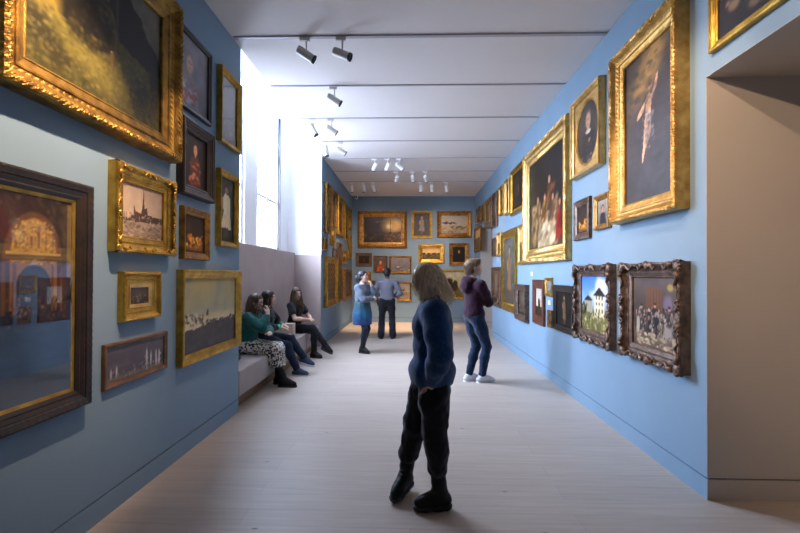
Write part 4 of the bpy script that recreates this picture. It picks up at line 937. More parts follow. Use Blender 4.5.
def add_hand(f, w, d, n, side, k, curl):
    """palm, four unequal fingers bent at two joints and a thumb leaving the side of the palm"""
    lat = unit(np.cross(d, n))*side                       # towards the thumb
    Rm = np.stack([lat, d, n], 1)
    f.ell(w+d*.048*k, v3(.040, .054, .017)*k, Rm, .012); f.cone(w-d*.01*k, w+d*.03*k, .024*k, .027*k, .015)
    for i, (o, L) in enumerate(((.029, .070), (.010, .079), (-.010, .073), (-.028, .056))):
        b = w+d*(.088-.004*abs(i-1))*k+lat*o*k; pts = [b-d*.03*k, b]; a = 0.0; p = b
        for seg, bend in ((.45, .55), (.32, .9), (.23, .6)):
            a += bend*curl*(1+.08*i); p = p+(d*math.cos(a)+n*math.sin(a))*L*seg*k; pts.append(p)
        f.chain(pts, [.0105*k, .0098*k, .0088*k, .008*k, .0068*k], .004)
    b = w+d*.022*k+lat*.030*k; p1 = b+(lat*.75+d*.55+n*.25)*.036*k; p2 = p1+(lat*.25+d*.85+n*(.25+.5*curl))*.032*k
    f.chain([w+d*.015*k+lat*.012*k, b, p1, p2], [.016*k, .0145*k, .0115*k, .0085*k], .008)

def add_head(f, p):
    k = p.k*(1.0 if p.female else 1.05); R = p.head_R; c = p.headc; Q = lambda x, y, z: c+R@(v3(x, y, z)*k)
    f.ell(Q(0, -.012, .030), v3(.074, .094, .084)*k, R, .03)                       # skull
    f.ell(Q(0, .030, -.030), v3(.058, .060, .078)*k, R, .03); f.ell(Q(0, .052, -.082), v3(.027, .026, .022)*k, R, .03)   # face, chin
    f.ell(Q(0, .078, .036), v3(.050, .014, .012)*k, R, .02)                        # brow
    for q in (-1, 1):
        f.ell(Q(q*.032, .098, .004), v3(.017, .014, .010)*k, R, .012, sub=True)     # sockets
        f.ell(Q(q*.032, .073, .003), v3(.0125, .0125, .0125)*k, R, .003)            # eyeballs
        f.ell(Q(q*.044, .056, -.030), v3(.018, .018, .018)*k, R, .02)               # cheeks
        f.ell(Q(q*.075, -.008, -.008), v3(.008, .020, .031)*k, R, .008)             # ears
    f.cone(Q(0, .082, .012), Q(0, .104, -.026), .0075*k, .0125*k, .012); f.ell(Q(0, .090, -.030), v3(.018, .012, .008)*k, R, .008)   # nose
    f.ell(Q(0, .083, -.051), v3(.022, .010, .0055)*k, R, .005); f.ell(Q(0, .081, -.061), v3(.020, .010, .0065)*k, R, .005)            # lips
    f.cone(p.nb-p.up*.02*p.k, p.neck+(c-p.neck)*.55-R@v3(0, .02, 0)*k, .056*k, .050*k, .03)

def head_color(p, skin, lip=(.42, .15, .13), eye=(.02, .015, .012), brow=(.10, .06, .04)):
    k = p.k*(1.0 if p.female else 1.05)
    def fn(V):
        C_ = np.tile(np.array(skin), (len(V), 1)); q = (V-p.headc)@p.head_R/k
        C_ = C_*(1+.06*vnoise(V, 60, 5)[:, None])
        for s in (-1, 1):
            d = np.hypot(q[:, 0]-s*.032, q[:, 2]-.003); fr = q[:, 1] > .066
            C_[fr & (d < .014)] = (.55, .52, .50); C_[fr & (d < .0072)] = eye
            b = (np.abs(q[:, 0]-s*.033) < .021) & (np.abs(q[:, 2]-.031+.15*np.abs(q[:, 0]-s*.028)) < .0042) & (q[:, 1] > .05); C_[b] = brow
        l = (np.abs(q[:, 0]) < .023) & (q[:, 2] < -.046) & (q[:, 2] > -.067) & (q[:, 1] > .074); C_[l] = lip
        ch = (q[:, 1] > .03) & (q[:, 2] < -.01) & (q[:, 2] > -.045) & (np.abs(np.abs(q[:, 0])-.045) < .018); C_[ch] = C_[ch]*np.array((1.06, .9, .88))
        return np.clip(C_, 0, 1)
    return fn

def body(p, vox, mat, parent, skin, bare_leg=False, **kw):
    f = Sdf(); k = p.k; T_ = p.T; fem = p.female
    f.ell(p.pel+p.up*.0*k, v3(.150 if fem else .150, .105, .115)*k, T_, .05); f.ell(p.pel+p.up*.16*k, v3(.118 if fem else .135, .085, .13)*k, T_, .06)
    f.ell(p.pel+p.up*.32*k, v3(.142 if fem else .165, .098, .14)*k, T_, .06)
    if fem:
        for q in (-1, 1): f.ell(p.pel+p.up*.315*k+p.rt*q*.068*k+p.fw*.07*k, v3(.058, .05, .055)*k, T_, .04)
    f.cone(p.sh[1]*.85+p.sh[-1]*.15, p.sh[-1]*.85+p.sh[1]*.15, .052*k, .052*k, .05); f.cone(p.nb-p.up*.05*k, p.nb, .075*k, .055*k, .04)
    add_head(f, p)
    for s in (1, -1):
        f.chain([p.sh[s], p.sh[s]*.5+p.elb[s]*.5, p.elb[s]], [.052*k, .046*k, .039*k], .03)
        f.chain([p.elb[s], p.elb[s]*.65+p.wri[s]*.35, p.wri[s]], [.038*k, .039*k, .025*k], .02)
        add_hand(f, p.wri[s], p.hd[s], p.hn[s], s, k*(.96 if fem else 1.04), p.curl[s])
        h, kn, an = p.hip[s], p.knee[s], p.ank[s]
        f.chain([h, h*.55+kn*.45, kn], [.088*k, .074*k, .050*k], .04)
        u = unit(an-kn); bk = -(p.toe[s]-an); bk = unit(bk-u*(bk@u))
        f.chain([kn, kn*.68+an*.32+bk*.012*k, kn*.3+an*.7, an], [.048*k, .047*k, .036*k, .033*k], .03)
        heel = an-unit(p.toe[s]-an)*.045*k
        f.chain([heel-v3(0, 0, .045*k), an*.55+p.toe[s]*.45-v3(0, 0, .035*k), p.toe[s]-v3(0, 0, .05*k)], [.032*k, .036*k, .026*k], .02); f.cone(an, heel-v3(0, 0, .03*k), .034*k, .032*k, .02)
    return solid('body', f, vox, mat, parent, col=head_color(p, skin, **kw), sm=1)

def torso_cloth(f, p, t, low=-.08, loose=1.0, k0=.05):
    """shirt-like shell t metres outside the body"""
    k = p.k; T_ = p.T; fem = p.female
    f.ell(p.pel+p.up*.32*k, v3((.142 if fem else .165)*k+t, .100*k+t*1.1, .145*k+t), T_, k0)
    f.ell(p.pel+p.up*.16*k, v3((.128 if fem else .14)*k*loose+t, .093*k*loose+t, .14*k), T_, k0)
    f.ell(p.pel+p.up*(low+.10)*k, v3((.150)*k*loose+t, .107*k*loose+t, .12*k), T_, k0)
    if fem:
        for q in (-1, 1): f.ell(p.pel+p.up*.315*k+p.rt*q*.066*k+p.fw*.07*k, v3(.058*k+t*.8, .05*k+t*.8, .055*k+t*.8), T_, .05)
    f.cone(p.sh[1]*.86+p.sh[-1]*.14, p.sh[-1]*.86+p.sh[1]*.14, .054*k+t, .054*k+t, k0); f.cone(p.nb-p.up*.06*k, p.nb-p.up*.01*k, .085*k+t*.6, .058*k+t*.4, .04)
def sleeve(f, p, s, t, end=1.0, cuff=None, short=None):
    k = p.k; e, w, h = p.elb[s], p.wri[s], p.sh[s]
    if short: f.chain([h, h+(e-h)*short], [.054*k+t, .054*k+t], .035); return
    f.chain([h, h*.5+e*.5, e], [.054*k+t, .050*k+t, .044*k+t], .035)
    if end > 0:
        q = e+(w-e)*end; f.chain([e, e*.6+q*.4, q], [.044*k+t, .043*k+t, (.030*k+t) if cuff is None else cuff], .025)
def trousers(f, p, t, cuff=.0, knee_t=None, end=1.0):
    k = p.k
    f.ell(p.pel+p.up*.0, v3(.152*k+t, .112*k+t, .105*k+t), p.T, .05)
    for s in (1, -1):
        h, kn, an = p.hip[s], p.knee[s], p.ank[s]; q = kn+(an-kn)*end
        f.chain([h, h*.55+kn*.45, kn], [.092*k+t, .078*k+t, .060*k+(knee_t if knee_t is not None else t)], .045)
        u = unit(an-kn); bk = -(p.toe[s]-an); bk = unit(bk-u*(bk@u))
        f.chain([kn, kn*.6+q*.4+bk*.008*k, q], [.062*k+(knee_t if knee_t is not None else t), .060*k+t, .044*k+t+cuff], .03)
def shoe(name, p, s, mat, sole_mat, parent, shaft=.0, vox=.007, sole_t=.02, fat=1.0):
    """upper (boot shaft if wanted) with a separate sole as its part"""
    k = p.k; an, to = p.ank[s], p.toe[s]; d = unit(to-an); f = Sdf(); sd = unit(np.cross(d, v3(0, 0, 1))); up = np.cross(sd, d)
    R = np.stack([sd, d, up], 1); dn = -up
    heel = an-d*.045*k+dn*.045*k; ball = an+d*.105*k+dn*.052*k; tip = to+d*.02*k+dn*.056*k
    f.chain([heel, an+d*.03*k+dn*.035*k, ball, tip], [.040*k*fat, .044*k*fat, .041*k*fat, .032*k*fat], .03)
    f.chain([an+d*.0, an+d*.06*k+dn*.025*k], [.045*k*fat, .038*k*fat], .03)
    base = an+dn*.082*k; f.cut(base, dn)
    if shaft:
        kn = p.knee[s]; u = unit(kn-an); f.chain([heel*.3+an*.7, an+u*shaft*.5, an+u*shaft], [.045*k*fat, .047*k*fat, .053*k*fat], .03); f.cut(an+u*(shaft+.02), u)
    o = solid(name, f, vox, mat, parent, folds=.0015, fsc=(40, 40, 40), sm=1)
    g = Sdf(); b2 = base-dn*.006
    for a, b, r in ((heel, an+d*.02*k, .043), (an+d*.02*k, ball, .044), (ball, tip, .042)):
        q = lambda v: v+dn*((base-v)@dn)
        g.cone(q(a), q(b), r*k*fat, (r-.002)*k*fat, .02)
    g.cut(b2+dn*(sole_t+.004), dn); g.cut(b2-dn*.002, -dn)
    solid('sole', g, vox*.8, sole_mat, o, sm=1)
    return o
def strands(p, n, box, length, mats, name, parent, base_sdf, vox, seed, fall, width=.004, col=None, root_dir=None):
    """hair: a soft base mass with combed locks laid over it"""
    V, F = base_sdf.mesh(vox); V = smooth(V, F, 2); N = vnormals(V, F)
    P = V*np.array((55, 55, 6)); V = V+N*(.004*vnoise(P, 1.0, seed))[:, None]
    rs = np.random.RandomState(seed); k = p.k
    VV = [V]; FF = [tuple(f) for f in F.tolist()]; nb = len(V); c = p.headc; R = p.head_R
    cand = np.arange(len(V)); pick = rs.choice(cand, n)
    for i in pick:
        a = V[i]+N[i]*.001; pts = [a]; d = unit(N[i]*.25+v3(0, 0, -1)*.9); L = length*(.5+.8*rs.rand())
        m = 6
        for j in range(m):
            d = unit(d+v3(0, 0, -.25)+fall(pts[-1])*.25+(rs.rand(3)-.5)*.18); pts.append(pts[-1]+d*L/m)
        pts = np.array(pts); sd = unit(np.cross(N[i], v3(0, 0, 1))+1e-4)
        for j in range(m+1):
            w_ = width*(1-.8*abs(j/m-.35)); VV.append(np.array([pts[j]-sd*w_, pts[j]+N[i]*w_*.7, pts[j]+sd*w_]))
        for j in range(m):
            q = nb+3*j; FF += [(q, q+1, q+4, q+3), (q+1, q+2, q+5, q+4), (q+2, q, q+3, q+5)]
        nb += 3*(m+1)
    VV = np.concatenate(VV)
    return np_mesh(name, VV, FF, mats, parent, smooth=True, colors=None if col is None else col(VV))

def cloth(name, col, vary=.12, rough=.85, scale=30, sheen=.15, bump=.12, bscale=300): return material(name, col, rough, spec=.2, vary=vary, scale=scale, bump=bump, bscale=bscale, sheen=sheen)
M['skin'] = material('skin', (.6, .4, .3), .5, spec=.35, attr=True)
M['hair'] = material('hair_strands', (.3, .2, .1), .5, spec=.35, attr=True)
M['cloth_col'] = material('patterned_cloth', (.3, .3, .3), .85, spec=.2, attr=True, bump=.1, bscale=300, sheen=.15)
M['boot'] = material('black_leather', (.009, .009, .010), .5, spec=.22, bump=.06, bscale=80)
M['sole'] = material('black_rubber', (.016, .015, .016), .7)
M['white_sole'] = material('white_rubber', (.72, .72, .74), .6)
M['sneaker'] = material('white_sneaker_leather', (.68, .69, .72), .5)
M['navy_knit'] = cloth('navy_wool_knit', (.008, .055, .165), .25, .95, 60, .25, .3, 260)
M['black_cloth'] = cloth('black_cotton', (.010, .011, .016), .25)
M['jeans'] = cloth('blue_denim', (.007, .020, .056), .35, .85, 18)
M['maroon'] = cloth('maroon_fleece', (.026, .0055, .017), .2, .95)
M['grey_shirt'] = cloth('grey_shirt_cotton', (.125, .125, .155), .08)
M['green_knit'] = cloth('green_knit', (.006, .075, .066), .25, .95)
M['dark_tights'] = cloth('dark_tights', (.010, .013, .028), .2)
M['navy_denim'] = cloth('dark_denim', (.010, .018, .046), .3)
M['metal_dark'] = material('dark_spectacle_frame', (.02, .018, .018), .3)
M['trim_green'] = cloth('bright_green_cuff', (.06, .32, .16), .1)
# ------------------------------------------------------------------ the visitors
def person(label, loc, rz):
    r = empty('person', loc, rz); return tag(r, label, 'person')
def hair_col(root_c, tip_c, seed, p, lo=-.16, hi=.10, dark=.5):
    def fn(V):
        q = (V-p.headc)@p.head_R/p.k; t = np.clip((q[:, 2]-lo)/(hi-lo), 0, 1)[:, None]
        n = vnoise(V*np.array((90, 90, 14)), 1.0, seed)[:, None]
        return np.clip((np.array(tip_c)*(1-t)+np.array(root_c)*t)*(1+dark*n), .003, 1)
    return fn
def hp(p, x, y, z): return p.headc+p.head_R@(v3(x, y, z)*p.k)

def rotor(p): return p.head_R

# --- woman in the blue jumper, walking across the foreground
r = person('woman with blonde bob, navy blue jumper and black trousers walking in the foreground', (.14, 2.95, 0), PI/2)
p = Pose(1.63, pel=(.02, -.01, .945), lean=-.015, head=(-.06, -.24, .0), neck_fwd=.012)
p.hips(.12)
p.leg(1, (.13, .185, .112), (.05, 1, 0), (-.85, .50, -.10)); p.leg(-1, (-.07, -.06, .112), (0, 1, 0), (-.14, 1, 0))
p.arm(-1, (-.160, .0, .895), (-1, -.32, .1), (.40, .35, -.85), (1, .1, .1), .15); p.arm(1, (.19, .05, .90), (.5, -1, .1), (-.1, .35, -.9), (-1, 0, 0), .3)
body(p, .0075, M['skin'], r, (.60, .40, .31))
f = Sdf(); torso_cloth(f, p, .036, low=-.10, loose=1.2)
f.ell(p.pel+v3(0, .0, -.06), v3(.180, .152, .15), None, .06)
for s in (1, -1): sleeve(f, p, s, .036, .95, .046)
f.cut(v3(0, 0, .842), v3(0, .02, -1), .012)
solid('jumper', f, .0075, M['navy_knit'], r, folds=.006, fsc=(11, 11, 7), seed=4)
f = Sdf(); n0 = p.nb-p.up*.02; f.chain([n0-p.fw*.008-p.up*.02, p.neck-p.fw*.006], [.078, .066], .03); f.chain([n0+p.up*.02, p.neck-p.fw*.004+p.up*.004], [.072, .069], .01); f.cut(p.neck+p.up*.028, p.up*.9+p.fw*.2)
solid('roll_collar', f, .007, M['navy_knit'], r, folds=.002)
f = Sdf(); trousers(f, p, .022, .012, .026, .56); f.cut(v3(0, 0, .90), v3(0, 0, 1))
for s in (1, -1):
    kn, an = p.knee[s], p.ank[s]; c0 = kn+(an-kn)*.54; f.cone(c0-(an-kn)*.03, c0+(an-kn)*.03, .070, .064, .012)
solid('trousers', f, .0075, M['black_cloth'], r, folds=.012, fsc=(13, 13, 10), seed=9)
for s in (1, -1):
    b = shoe('boot', p, s, M['boot'], M['sole'], r, shaft=.15, fat=1.02, sole_t=.032, vox=.0065)
    u = unit(p.knee[s]-p.ank[s]); d = unit(p.toe[s]-p.ank[s]); sd = unit(np.cross(d, u)); mb = MB()
    for i in range(6):
        c = p.ank[s]+u*(-.015+.026*i)+d*(.060-.004*i); mb.tube([c-sd*.022+u*.004, c+d*.004, c+sd*.022-u*.004], .0028, 6)
    mb.build('laces', M['black_plastic'], b, smooth=True)
f = Sdf(); Q = lambda x, y, z: hp(p, x, y, z); R_ = p.head_R
f.ell(Q(0, -.014, .034), v3(.090, .108, .094), R_, .03); f.ell(Q(0, -.050, -.045), v3(.108, .092, .085), R_, .04); f.ell(Q(.070, .000, -.050), v3(.034, .056, .080), R_, .03); f.ell(Q(-.070, .000, -.050), v3(.034, .056, .080), R_, .03)
f.ell(Q(0, .135, -.035), v3(.095, .085, .105), R_, .02, sub=True); f.ell(Q(0, .02, -.15), v3(.058, .085, .07), R_, .02, sub=True)
strands(p, 1100, None, .105, M['hair'], 'hair', r, f, .0075, 3, lambda q: v3((q-p.headc)[0], (q-p.headc)[1], 0)*2.0-p.head_R@v3(0, .42, 0), .0042, hair_col((.58, .44, .29), (.92, .77, .56), 7, p, -.12, .13, .42))
g = MB()
for s in (-1, 1):
    g.tube([tuple(Q(s*.034+.025*math.cos(t), .104-.012*abs(math.cos(t)), .002+.021*math.sin(t))) for t in [2*PI*i/18 for i in range(19)]], .0021, 6)
    g.tube([tuple(Q(s*.058, .096, .010)), tuple(Q(s*.083, .05, .012)), tuple(Q(s*.098, -.005, .010))], .0024, 6)
g.tube([tuple(Q(-.010, .108, .006)), tuple(Q(0, .112, .009)), tuple(Q(.010, .108, .006))], .002, 6)
g.build('glasses', M['metal_dark'], r, smooth=True)

# --- man in the maroon hoodie
r = person('man in maroon hoodie, blue jeans and white sneakers looking up at the right wall', (.94, 6.33, 0), -1.15)
p = Pose(1.84, pel=(0, 0, 1.00), lean=-.03, female=False, head=(-.30, .22, 0), shoulder=1.02)
k = p.k
p.leg(1, (.075, .10, .095), (.1, 1, 0), (.12, 1, 0)); p.leg(-1, (-.065, -.04, .095), (-.1, 1, 0), (-.12, 1, 0))
p.arm(1, (-.10, .235, 1.235), (.9, .1, -.9), (-1, .05, .15), (0, -1, .1), .25); p.arm(-1, (.12, .27, 1.21), (-.9, .1, -.9), (1, -.1, .1), (0, -1, 0), .35)
body(p, .0095, M['skin'], r, (.62, .40, .32))
f = Sdf(); torso_cloth(f, p, .020, low=-.06, loose=1.03); f.ell(p.pel+v3(0, 0, .0), v3(.165, .125, .10)*k, None, .05)
for s in (1, -1): sleeve(f, p, s, .018, .95, .04)
f.cut(p.pel+v3(0, 0, -.055), v3(0, 0, -1), .01)
h = solid('hoodie', f, .0095, M['maroon'], r, folds=.007, fsc=(10, 10, 8), seed=21)
f = Sdf(); nb = p.nb
pts = [nb+p.T@v3(.085*math.cos(t)*1.15, .070*math.sin(t)-.03, -.01-.03*math.sin(t))*k for t in [PI*i/10+PI for i in range(11)]]
f.chain(pts, [.028, .035, .042, .048, .052, .054, .052, .048, .042, .035, .028], .03); f.ell(nb+p.T@v3(0, -.135, -.07)*k, v3(.105, .050, .085)*k, p.T, .04)
solid('hood', f, .0095, M['maroon'], h, folds=.006, fsc=(16, 16, 16), seed=5)
f = Sdf(); trousers(f, p, .004, .004, .004, .97); f.cut(p.pel+v3(0, 0, .06), v3(0, 0, 1))
solid('jeans', f, .0095, M['jeans'], r, folds=.006, fsc=(14, 14, 16), seed=31)
for s in (1, -1): shoe('sneaker', p, s, M['sneaker'], M['white_sole'], r, vox=.008, fat=1.05, sole_t=.028)
f = Sdf(); R_ = p.head_R
f.ell(hp(p, 0, -.020, .052), v3(.088, .108, .082)*k, R_, .03); f.ell(hp(p, 0, -.062, -.005), v3(.082, .060, .080)*k, R_, .03); f.ell(hp(p, 0, .07, .092), v3(.060, .045, .030)*k, R_, .03); f.ell(hp(p, 0, .125, -.035), v3(.075, .085, .085)*k, R_, .02, sub=True)
strands(p, 420, None, .05, M['hair'], 'hair', r, f, .009, 5, lambda q: v3(0, 0, .4), .004, hair_col((.20, .125, .07), (.065, .04, .025), 8, p, -.06, .10, .5))

# --- woman in the ombre dress
r = person('woman in blue ombre dress and grey cardigan with a hand at her chin', (-1.0, 8.6, 0), -2.03)
p = Pose(1.66, pel=(0, 0, .92), lean=-.02, head=(.12, .12, 0)); k = p.k
p.leg(1, (.07, .05, .095), (.1, 1, 0), (.05, 1, 0)); p.leg(-1, (-.08, -.05, .095), (-.1, 1, 0), (.3, 1, 0))
p.arm(1, (-.06, .225, 1.10), (.9, .2, -.8), (-1, .15, .1), (0, -1, 0), .3); p.arm(-1, (-.035, .20, 1.36), (-.6, .7, -1), (.25, -.2, 1), (.3, -1, 0), .8)
body(p, .0105, M['skin'], r, (.62, .42, .33))
f = Sdf(); t = .012; torso_cloth(f, p, t, low=-.06)
f.chain([p.pel+v3(0, 0, .04), v3(0, .0, .76), v3(0, .0, .56)], [.168, .190, .20], .06); f.cut(v3(0, 0, .575), v3(0, 0, -1), .01)
dz = [.55, .66, .82, .98, 1.12, 1.3]; dc = np.array([(.036, .036, .125), (.016, .060, .165), (.014, .085, .165), (.035, .085, .105), (.07, .12, .14), (.16, .20, .27)])
solid('dress', f, .011, M['cloth_col'], r, folds=.008, fsc=(16, 16, 3), seed=13, col=lambda V: np.stack([np.interp(V[:, 2], dz, dc[:, i])*(1+.25*vnoise(V, 40, 3)) for i in range(3)], 1).clip(.004, 1))
f = Sdf(); torso_cloth(f, p, .026, low=.10)
f.cut(v3(0, 0, 1.04), v3(0, 0, -1), .01); f.cut(p.nb+p.up*.02, p.up)
for s in (1, -1): sleeve(f, p, s, .020, .94, .038)
M['cardigan'] = cloth('grey_blue_knit', (.12, .145, .20), .12, .95)
solid('cardigan', f, .0105, M['cardigan'], r, folds=.006, seed=17)
f = Sdf(); trousers(f, p, .002, 0, .001, .9); f.cut(v3(0, 0, .72), v3(0, 0, 1)); solid('tights', f, .0105, M['dark_tights'], r)
for s in (1, -1): shoe('ankle_boot', p, s, M['boot'], M['sole'], r, shaft=.13, vox=.009, sole_t=.025)
f = Sdf(); R_ = p.head_R
f.ell(hp(p, 0, -.020, .042), v3(.086, .104, .088)*k, R_, .03); f.ell(hp(p, 0, -.07, -.02), v3(.080, .055, .080)*k, R_, .03); f.ell(hp(p, 0, -.135, -.01), v3(.060, .050, .058)*k, R_, .02); f.ell(hp(p, 0, .125, -.03), v3(.064, .080, .10)*k, R_, .02, sub=True)
strands(p, 250, None, .05, M['hair'], 'hair', r, f, .010, 6, lambda q: v3(0, 0, .3)-p.head_R@v3(0, .5, 0), .004, hair_col((.028, .026, .038), (.035, .03, .045), 9, p))

# --- man in grey seen from behind
r = person('man in grey shirt and black trousers seen from behind at the end wall', (-.605, 10.49, 0), .04)
p = Pose(1.77, pel=(0, 0, .965), female=False, head=(0, -.10, 0), lean=.02, shoulder=1.0); k = p.k
p.leg(1, (.145, .0, .095), (.1, 1, 0), (.25, 1, 0)); p.leg(-1, (-.145, .0, .095), (-.1, 1, 0), (-.25, 1, 0))
p.arm(1, (.15, .20, 1.04), (1, -.6, -.3), (-.8, .6, 0), (0, -1, 0), .3); p.arm(-1, (-.235, .08, .90), (-1, -1, 0), (.1, .3, -1), (1, 0, 0), .4)
body(p, .0105, M['skin'], r, (.105, .058, .04), lip=(.09, .035, .03))
f = Sdf(); torso_cloth(f, p, .018, low=-.05); f.ell(p.pel, v3(.165, .125, .10)*k, None, .05)
for s in (1, -1): sleeve(f, p, s, .016, .95, .038)
f.cut(p.pel+v3(0, 0, .0), v3(0, 0, -1), .01)
solid('shirt', f, .0105, M['grey_shirt'], r, folds=.006, seed=41)
f = Sdf(); trousers(f, p, .016, .030, .014, .98); f.cut(p.pel+v3(0, 0, .07), v3(0, 0, 1)); solid('trousers', f, .0105, M['black_cloth'], r, folds=.006, seed=44)
for s in (1, -1): shoe('shoe', p, s, M['boot'], M['sole'], r, vox=.009)
f = Sdf(); f.ell(hp(p, 0, -.018, .042), v3(.084, .102, .086)*k, p.head_R, .03); f.ell(hp(p, 0, -.06, -.02), v3(.076, .055, .075)*k, p.head_R, .03); f.ell(hp(p, 0, .125, -.03), v3(.075, .085, .10)*k, p.head_R, .02, sub=True)
strands(p, 120, None, .02, M['hair'], 'hair', r, f, .010, 7, lambda q: v3(0, 0, .4), .004, hair_col((.012, .010, .009), (.012, .010, .009), 3, p))

# --- three women on the bench
SEAT = .465
r = person('seated woman in green jumper and black-and-white patterned skirt, nearest on the bench', (-2.36, 6.0, 0), -PI/2-.05)
p = Pose(1.66, pel=(0, 0, SEAT+.115), lean=.16, head=(-.15, -.12, .05)); k = p.k
p.leg(1, (.04, .56, .095), (.0, .3, 1), (.0, 1, 0)); p.leg(-1, (-.10, .44, .095), (0, .3, 1), (-.05, 1, 0))
p.arm(1, (.06, .325, 1.03), (.9, -.2, -.9), (-.45, -.10, 1), (-.3, -1, .2), .75); p.arm(-1, (.02, .34, .76), (-1, 0, -.5), (.9, .35, 0), (0, 0, -1), .3)
body(p, .0095, M['skin'], r, (.64, .43, .33))
f = Sdf(); torso_cloth(f, p, .022, low=-.02)
for s in (1, -1): sleeve(f, p, s, .022, .93, .042)
f.cut(p.pel+p.up*(-.02), -p.up, .01); f.cut(p.nb+p.up*.035, p.up)
solid('jumper', f, .0095, M['green_knit'], r, folds=.007, seed=51)
f = Sdf(); f.ell(p.pel+v3(0, 0, .01), v3(.178, .15, .115)*k, None, .05)
for s in (1, -1):
    h, kn, an = p.hip[s], p.knee[s], p.ank[s]; f.chain([h+v3(0, 0, .01), kn+v3(0, 0, .02)], [.105, .095], .06); f.chain([kn+v3(0, 0, .015), kn*.42+an*.58+v3(0, -.01, 0)], [.093, .115], .06)
f.ell((p.knee[1]+p.knee[-1])/2+v3(0, -.06, .03), v3(.14, .16, .075), None, .06); f.cut(v3(0, 0, .235), v3(0, .12, -1), .01)
def leopard(V):
    n = vnoise(V, 62, 2)+.5*vnoise(V, 100, 5); m = (n > .02)[:, None]
    return np.where(m, np.array((.035, .032, .032)), np.array((.56, .53, .47)))
solid('skirt', f, .0085, M['cloth_col'], r, folds=.007, fsc=(10, 10, 10), seed=53, col=leopard)
f = Sdf()
for s in (1, -1): f.chain([p.knee[s], p.ank[s]], [.055, .040], .02)
solid('tights', f, .0095, M['dark_tights'], r)
for s in (1, -1): shoe('ankle_boot', p, s, M['boot'], M['sole'], r, shaft=.13, vox=.008, fat=1.08, sole_t=.03)
f = Sdf(); R_ = p.head_R
f.ell(hp(p, 0, -.018, .038), v3(.088, .106, .090)*k, R_, .03); f.ell(hp(p, 0, -.050, -.07), v3(.092, .075, .115)*k, R_, .04); f.ell(hp(p, 0, .125, -.035), v3(.062, .080, .105)*k, R_, .02, sub=True)
strands(p, 420, None, .15, M['hair'], 'hair', r, f, .009, 16, lambda q: -p.head_R@v3(0, .35, 0), .004, hair_col((.070, .040, .022), (.115, .068, .036), 19, p))

r = person('seated woman in black jacket with green cuffs and dark jeans, middle one on the bench', (-2.37, 6.68, 0), -PI/2+.05)
p = Pose(1.68, pel=(0, 0, SEAT+.115), lean=.10, head=(-.05, .0, 0)); k = p.k
p.leg(1, (.12, .57, .092), (0, .3, 1), (.05, 1, 0)); p.leg(-1, (-.02, .66, .25), (.0, .2, 1), (.1, 1, -.25))
p.arm(1, (.13, .30, .76), (1, -.5, -.2), (-.35, .9, -.2), (0, -.2, -1), .35); p.arm(-1, (-.05, .30, .78), (-1, -.5, -.2), (.5, .8, -.2), (0, -.2, -1), .35)
body(p, .0095, M['skin'], r, (.56, .35, .27))
M['black_jacket'] = cloth('black_jersey', (.012, .013, .018), .25)
f = Sdf(); torso_cloth(f, p, .024, low=-.03)
for s in (1, -1): sleeve(f, p, s, .024, .92, .042)
f.cut(p.pel-p.up*.04, -p.up, .01); f.cut(p.nb+p.up*.03, p.up)
j = solid('jacket', f, .0095, M['black_jacket'], r, folds=.007, seed=61)
for s in (1, -1):
    f = Sdf(); a = p.elb[s]+(p.wri[s]-p.elb[s])*.78; b = p.elb[s]+(p.wri[s]-p.elb[s])*.95; f.cone(a, b, .050, .047, .01); u = unit(b-a); f.cut(b+u*.012, u); f.cut(a-u*.006, -u)
    solid('cuff', f, .008, M['trim_green'], j)
f = Sdf(); f.chain([p.nb+p.fw*.075+p.rt*.02-p.up*.02, p.chest+p.fw*.138+p.rt*.02, p.pel+p.fw*.150+p.rt*.02+p.up*.05], [.014, .014, .014], .01); solid('jacket_edging', f, .008, M['trim_green'], j)
f = Sdf(); trousers(f, p, .008, .004, .008, .94); f.cut(p.pel+p.up*.09, p.up); solid('jeans', f, .0095, M['navy_denim'], r, folds=.006, seed=64)
M['sneaker_blue'] = material('navy_sneaker_fabric', (.03, .05, .11), .7)
for s in (1, -1): shoe('sneaker', p, s, M['sneaker_blue'], M['white_sole'], r, vox=.008, sole_t=.026)
f = Sdf(); R_ = p.head_R
f.ell(hp(p, 0, -.020, .040), v3(.088, .106, .090)*k, R_, .03); f.ell(hp(p, 0, -.062, -.05), v3(.082, .065, .10)*k, R_, .04); f.ell(hp(p, 0, .125, -.03), v3(.064, .080, .105)*k, R_, .02, sub=True)
strands(p, 360, None, .13, M['hair'], 'hair', r, f, .009, 26, lambda q: -p.head_R@v3(0, .35, 0), .004, hair_col((.030, .018, .013), (.045, .025, .017), 29, p))

r = person('seated woman in black short-sleeved top with long brown hair, farthest on the bench', (-2.27, 8.12, 0), -PI/2-.28)
p = Pose(1.68, pel=(0, 0, SEAT+.115), lean=.04, head=(-.55, -.04, .05)); k = p.k
p.leg(-1, (-.02, .42, .092), (0, .3, 1), (.1, 1, 0)); p.leg(1, (-.05, .66, .24), (.0, .2, 1), (.15, 1, -.35))
p.arm(1, (.06, .32, .74), (1, -.4, -.3), (-.6, .75, -.1), (0, -.2, -1), .3); p.arm(-1, (-.05, .33, .74), (-1, -.4, -.3), (.7, .6, -.1), (0, -.2, -1), .35)
body(p, .0095, M['skin'], r, (.66, .43, .32))
f = Sdf(); torso_cloth(f, p, .014, low=-.03)
for s in (1, -1): sleeve(f, p, s, .016, short=.55)
f.cut(p.pel-p.up*.04, -p.up, .01); f.cut(p.nb+p.up*.03, p.up)
solid('top', f, .0095, M['black_cloth'], r, folds=.005, seed=71)
f = Sdf(); trousers(f, p, .004, .0, .003, .94); f.cut(p.pel+p.up*.07, p.up); solid('leggings', f, .0095, M['black_cloth'], r, folds=.004, seed=74)
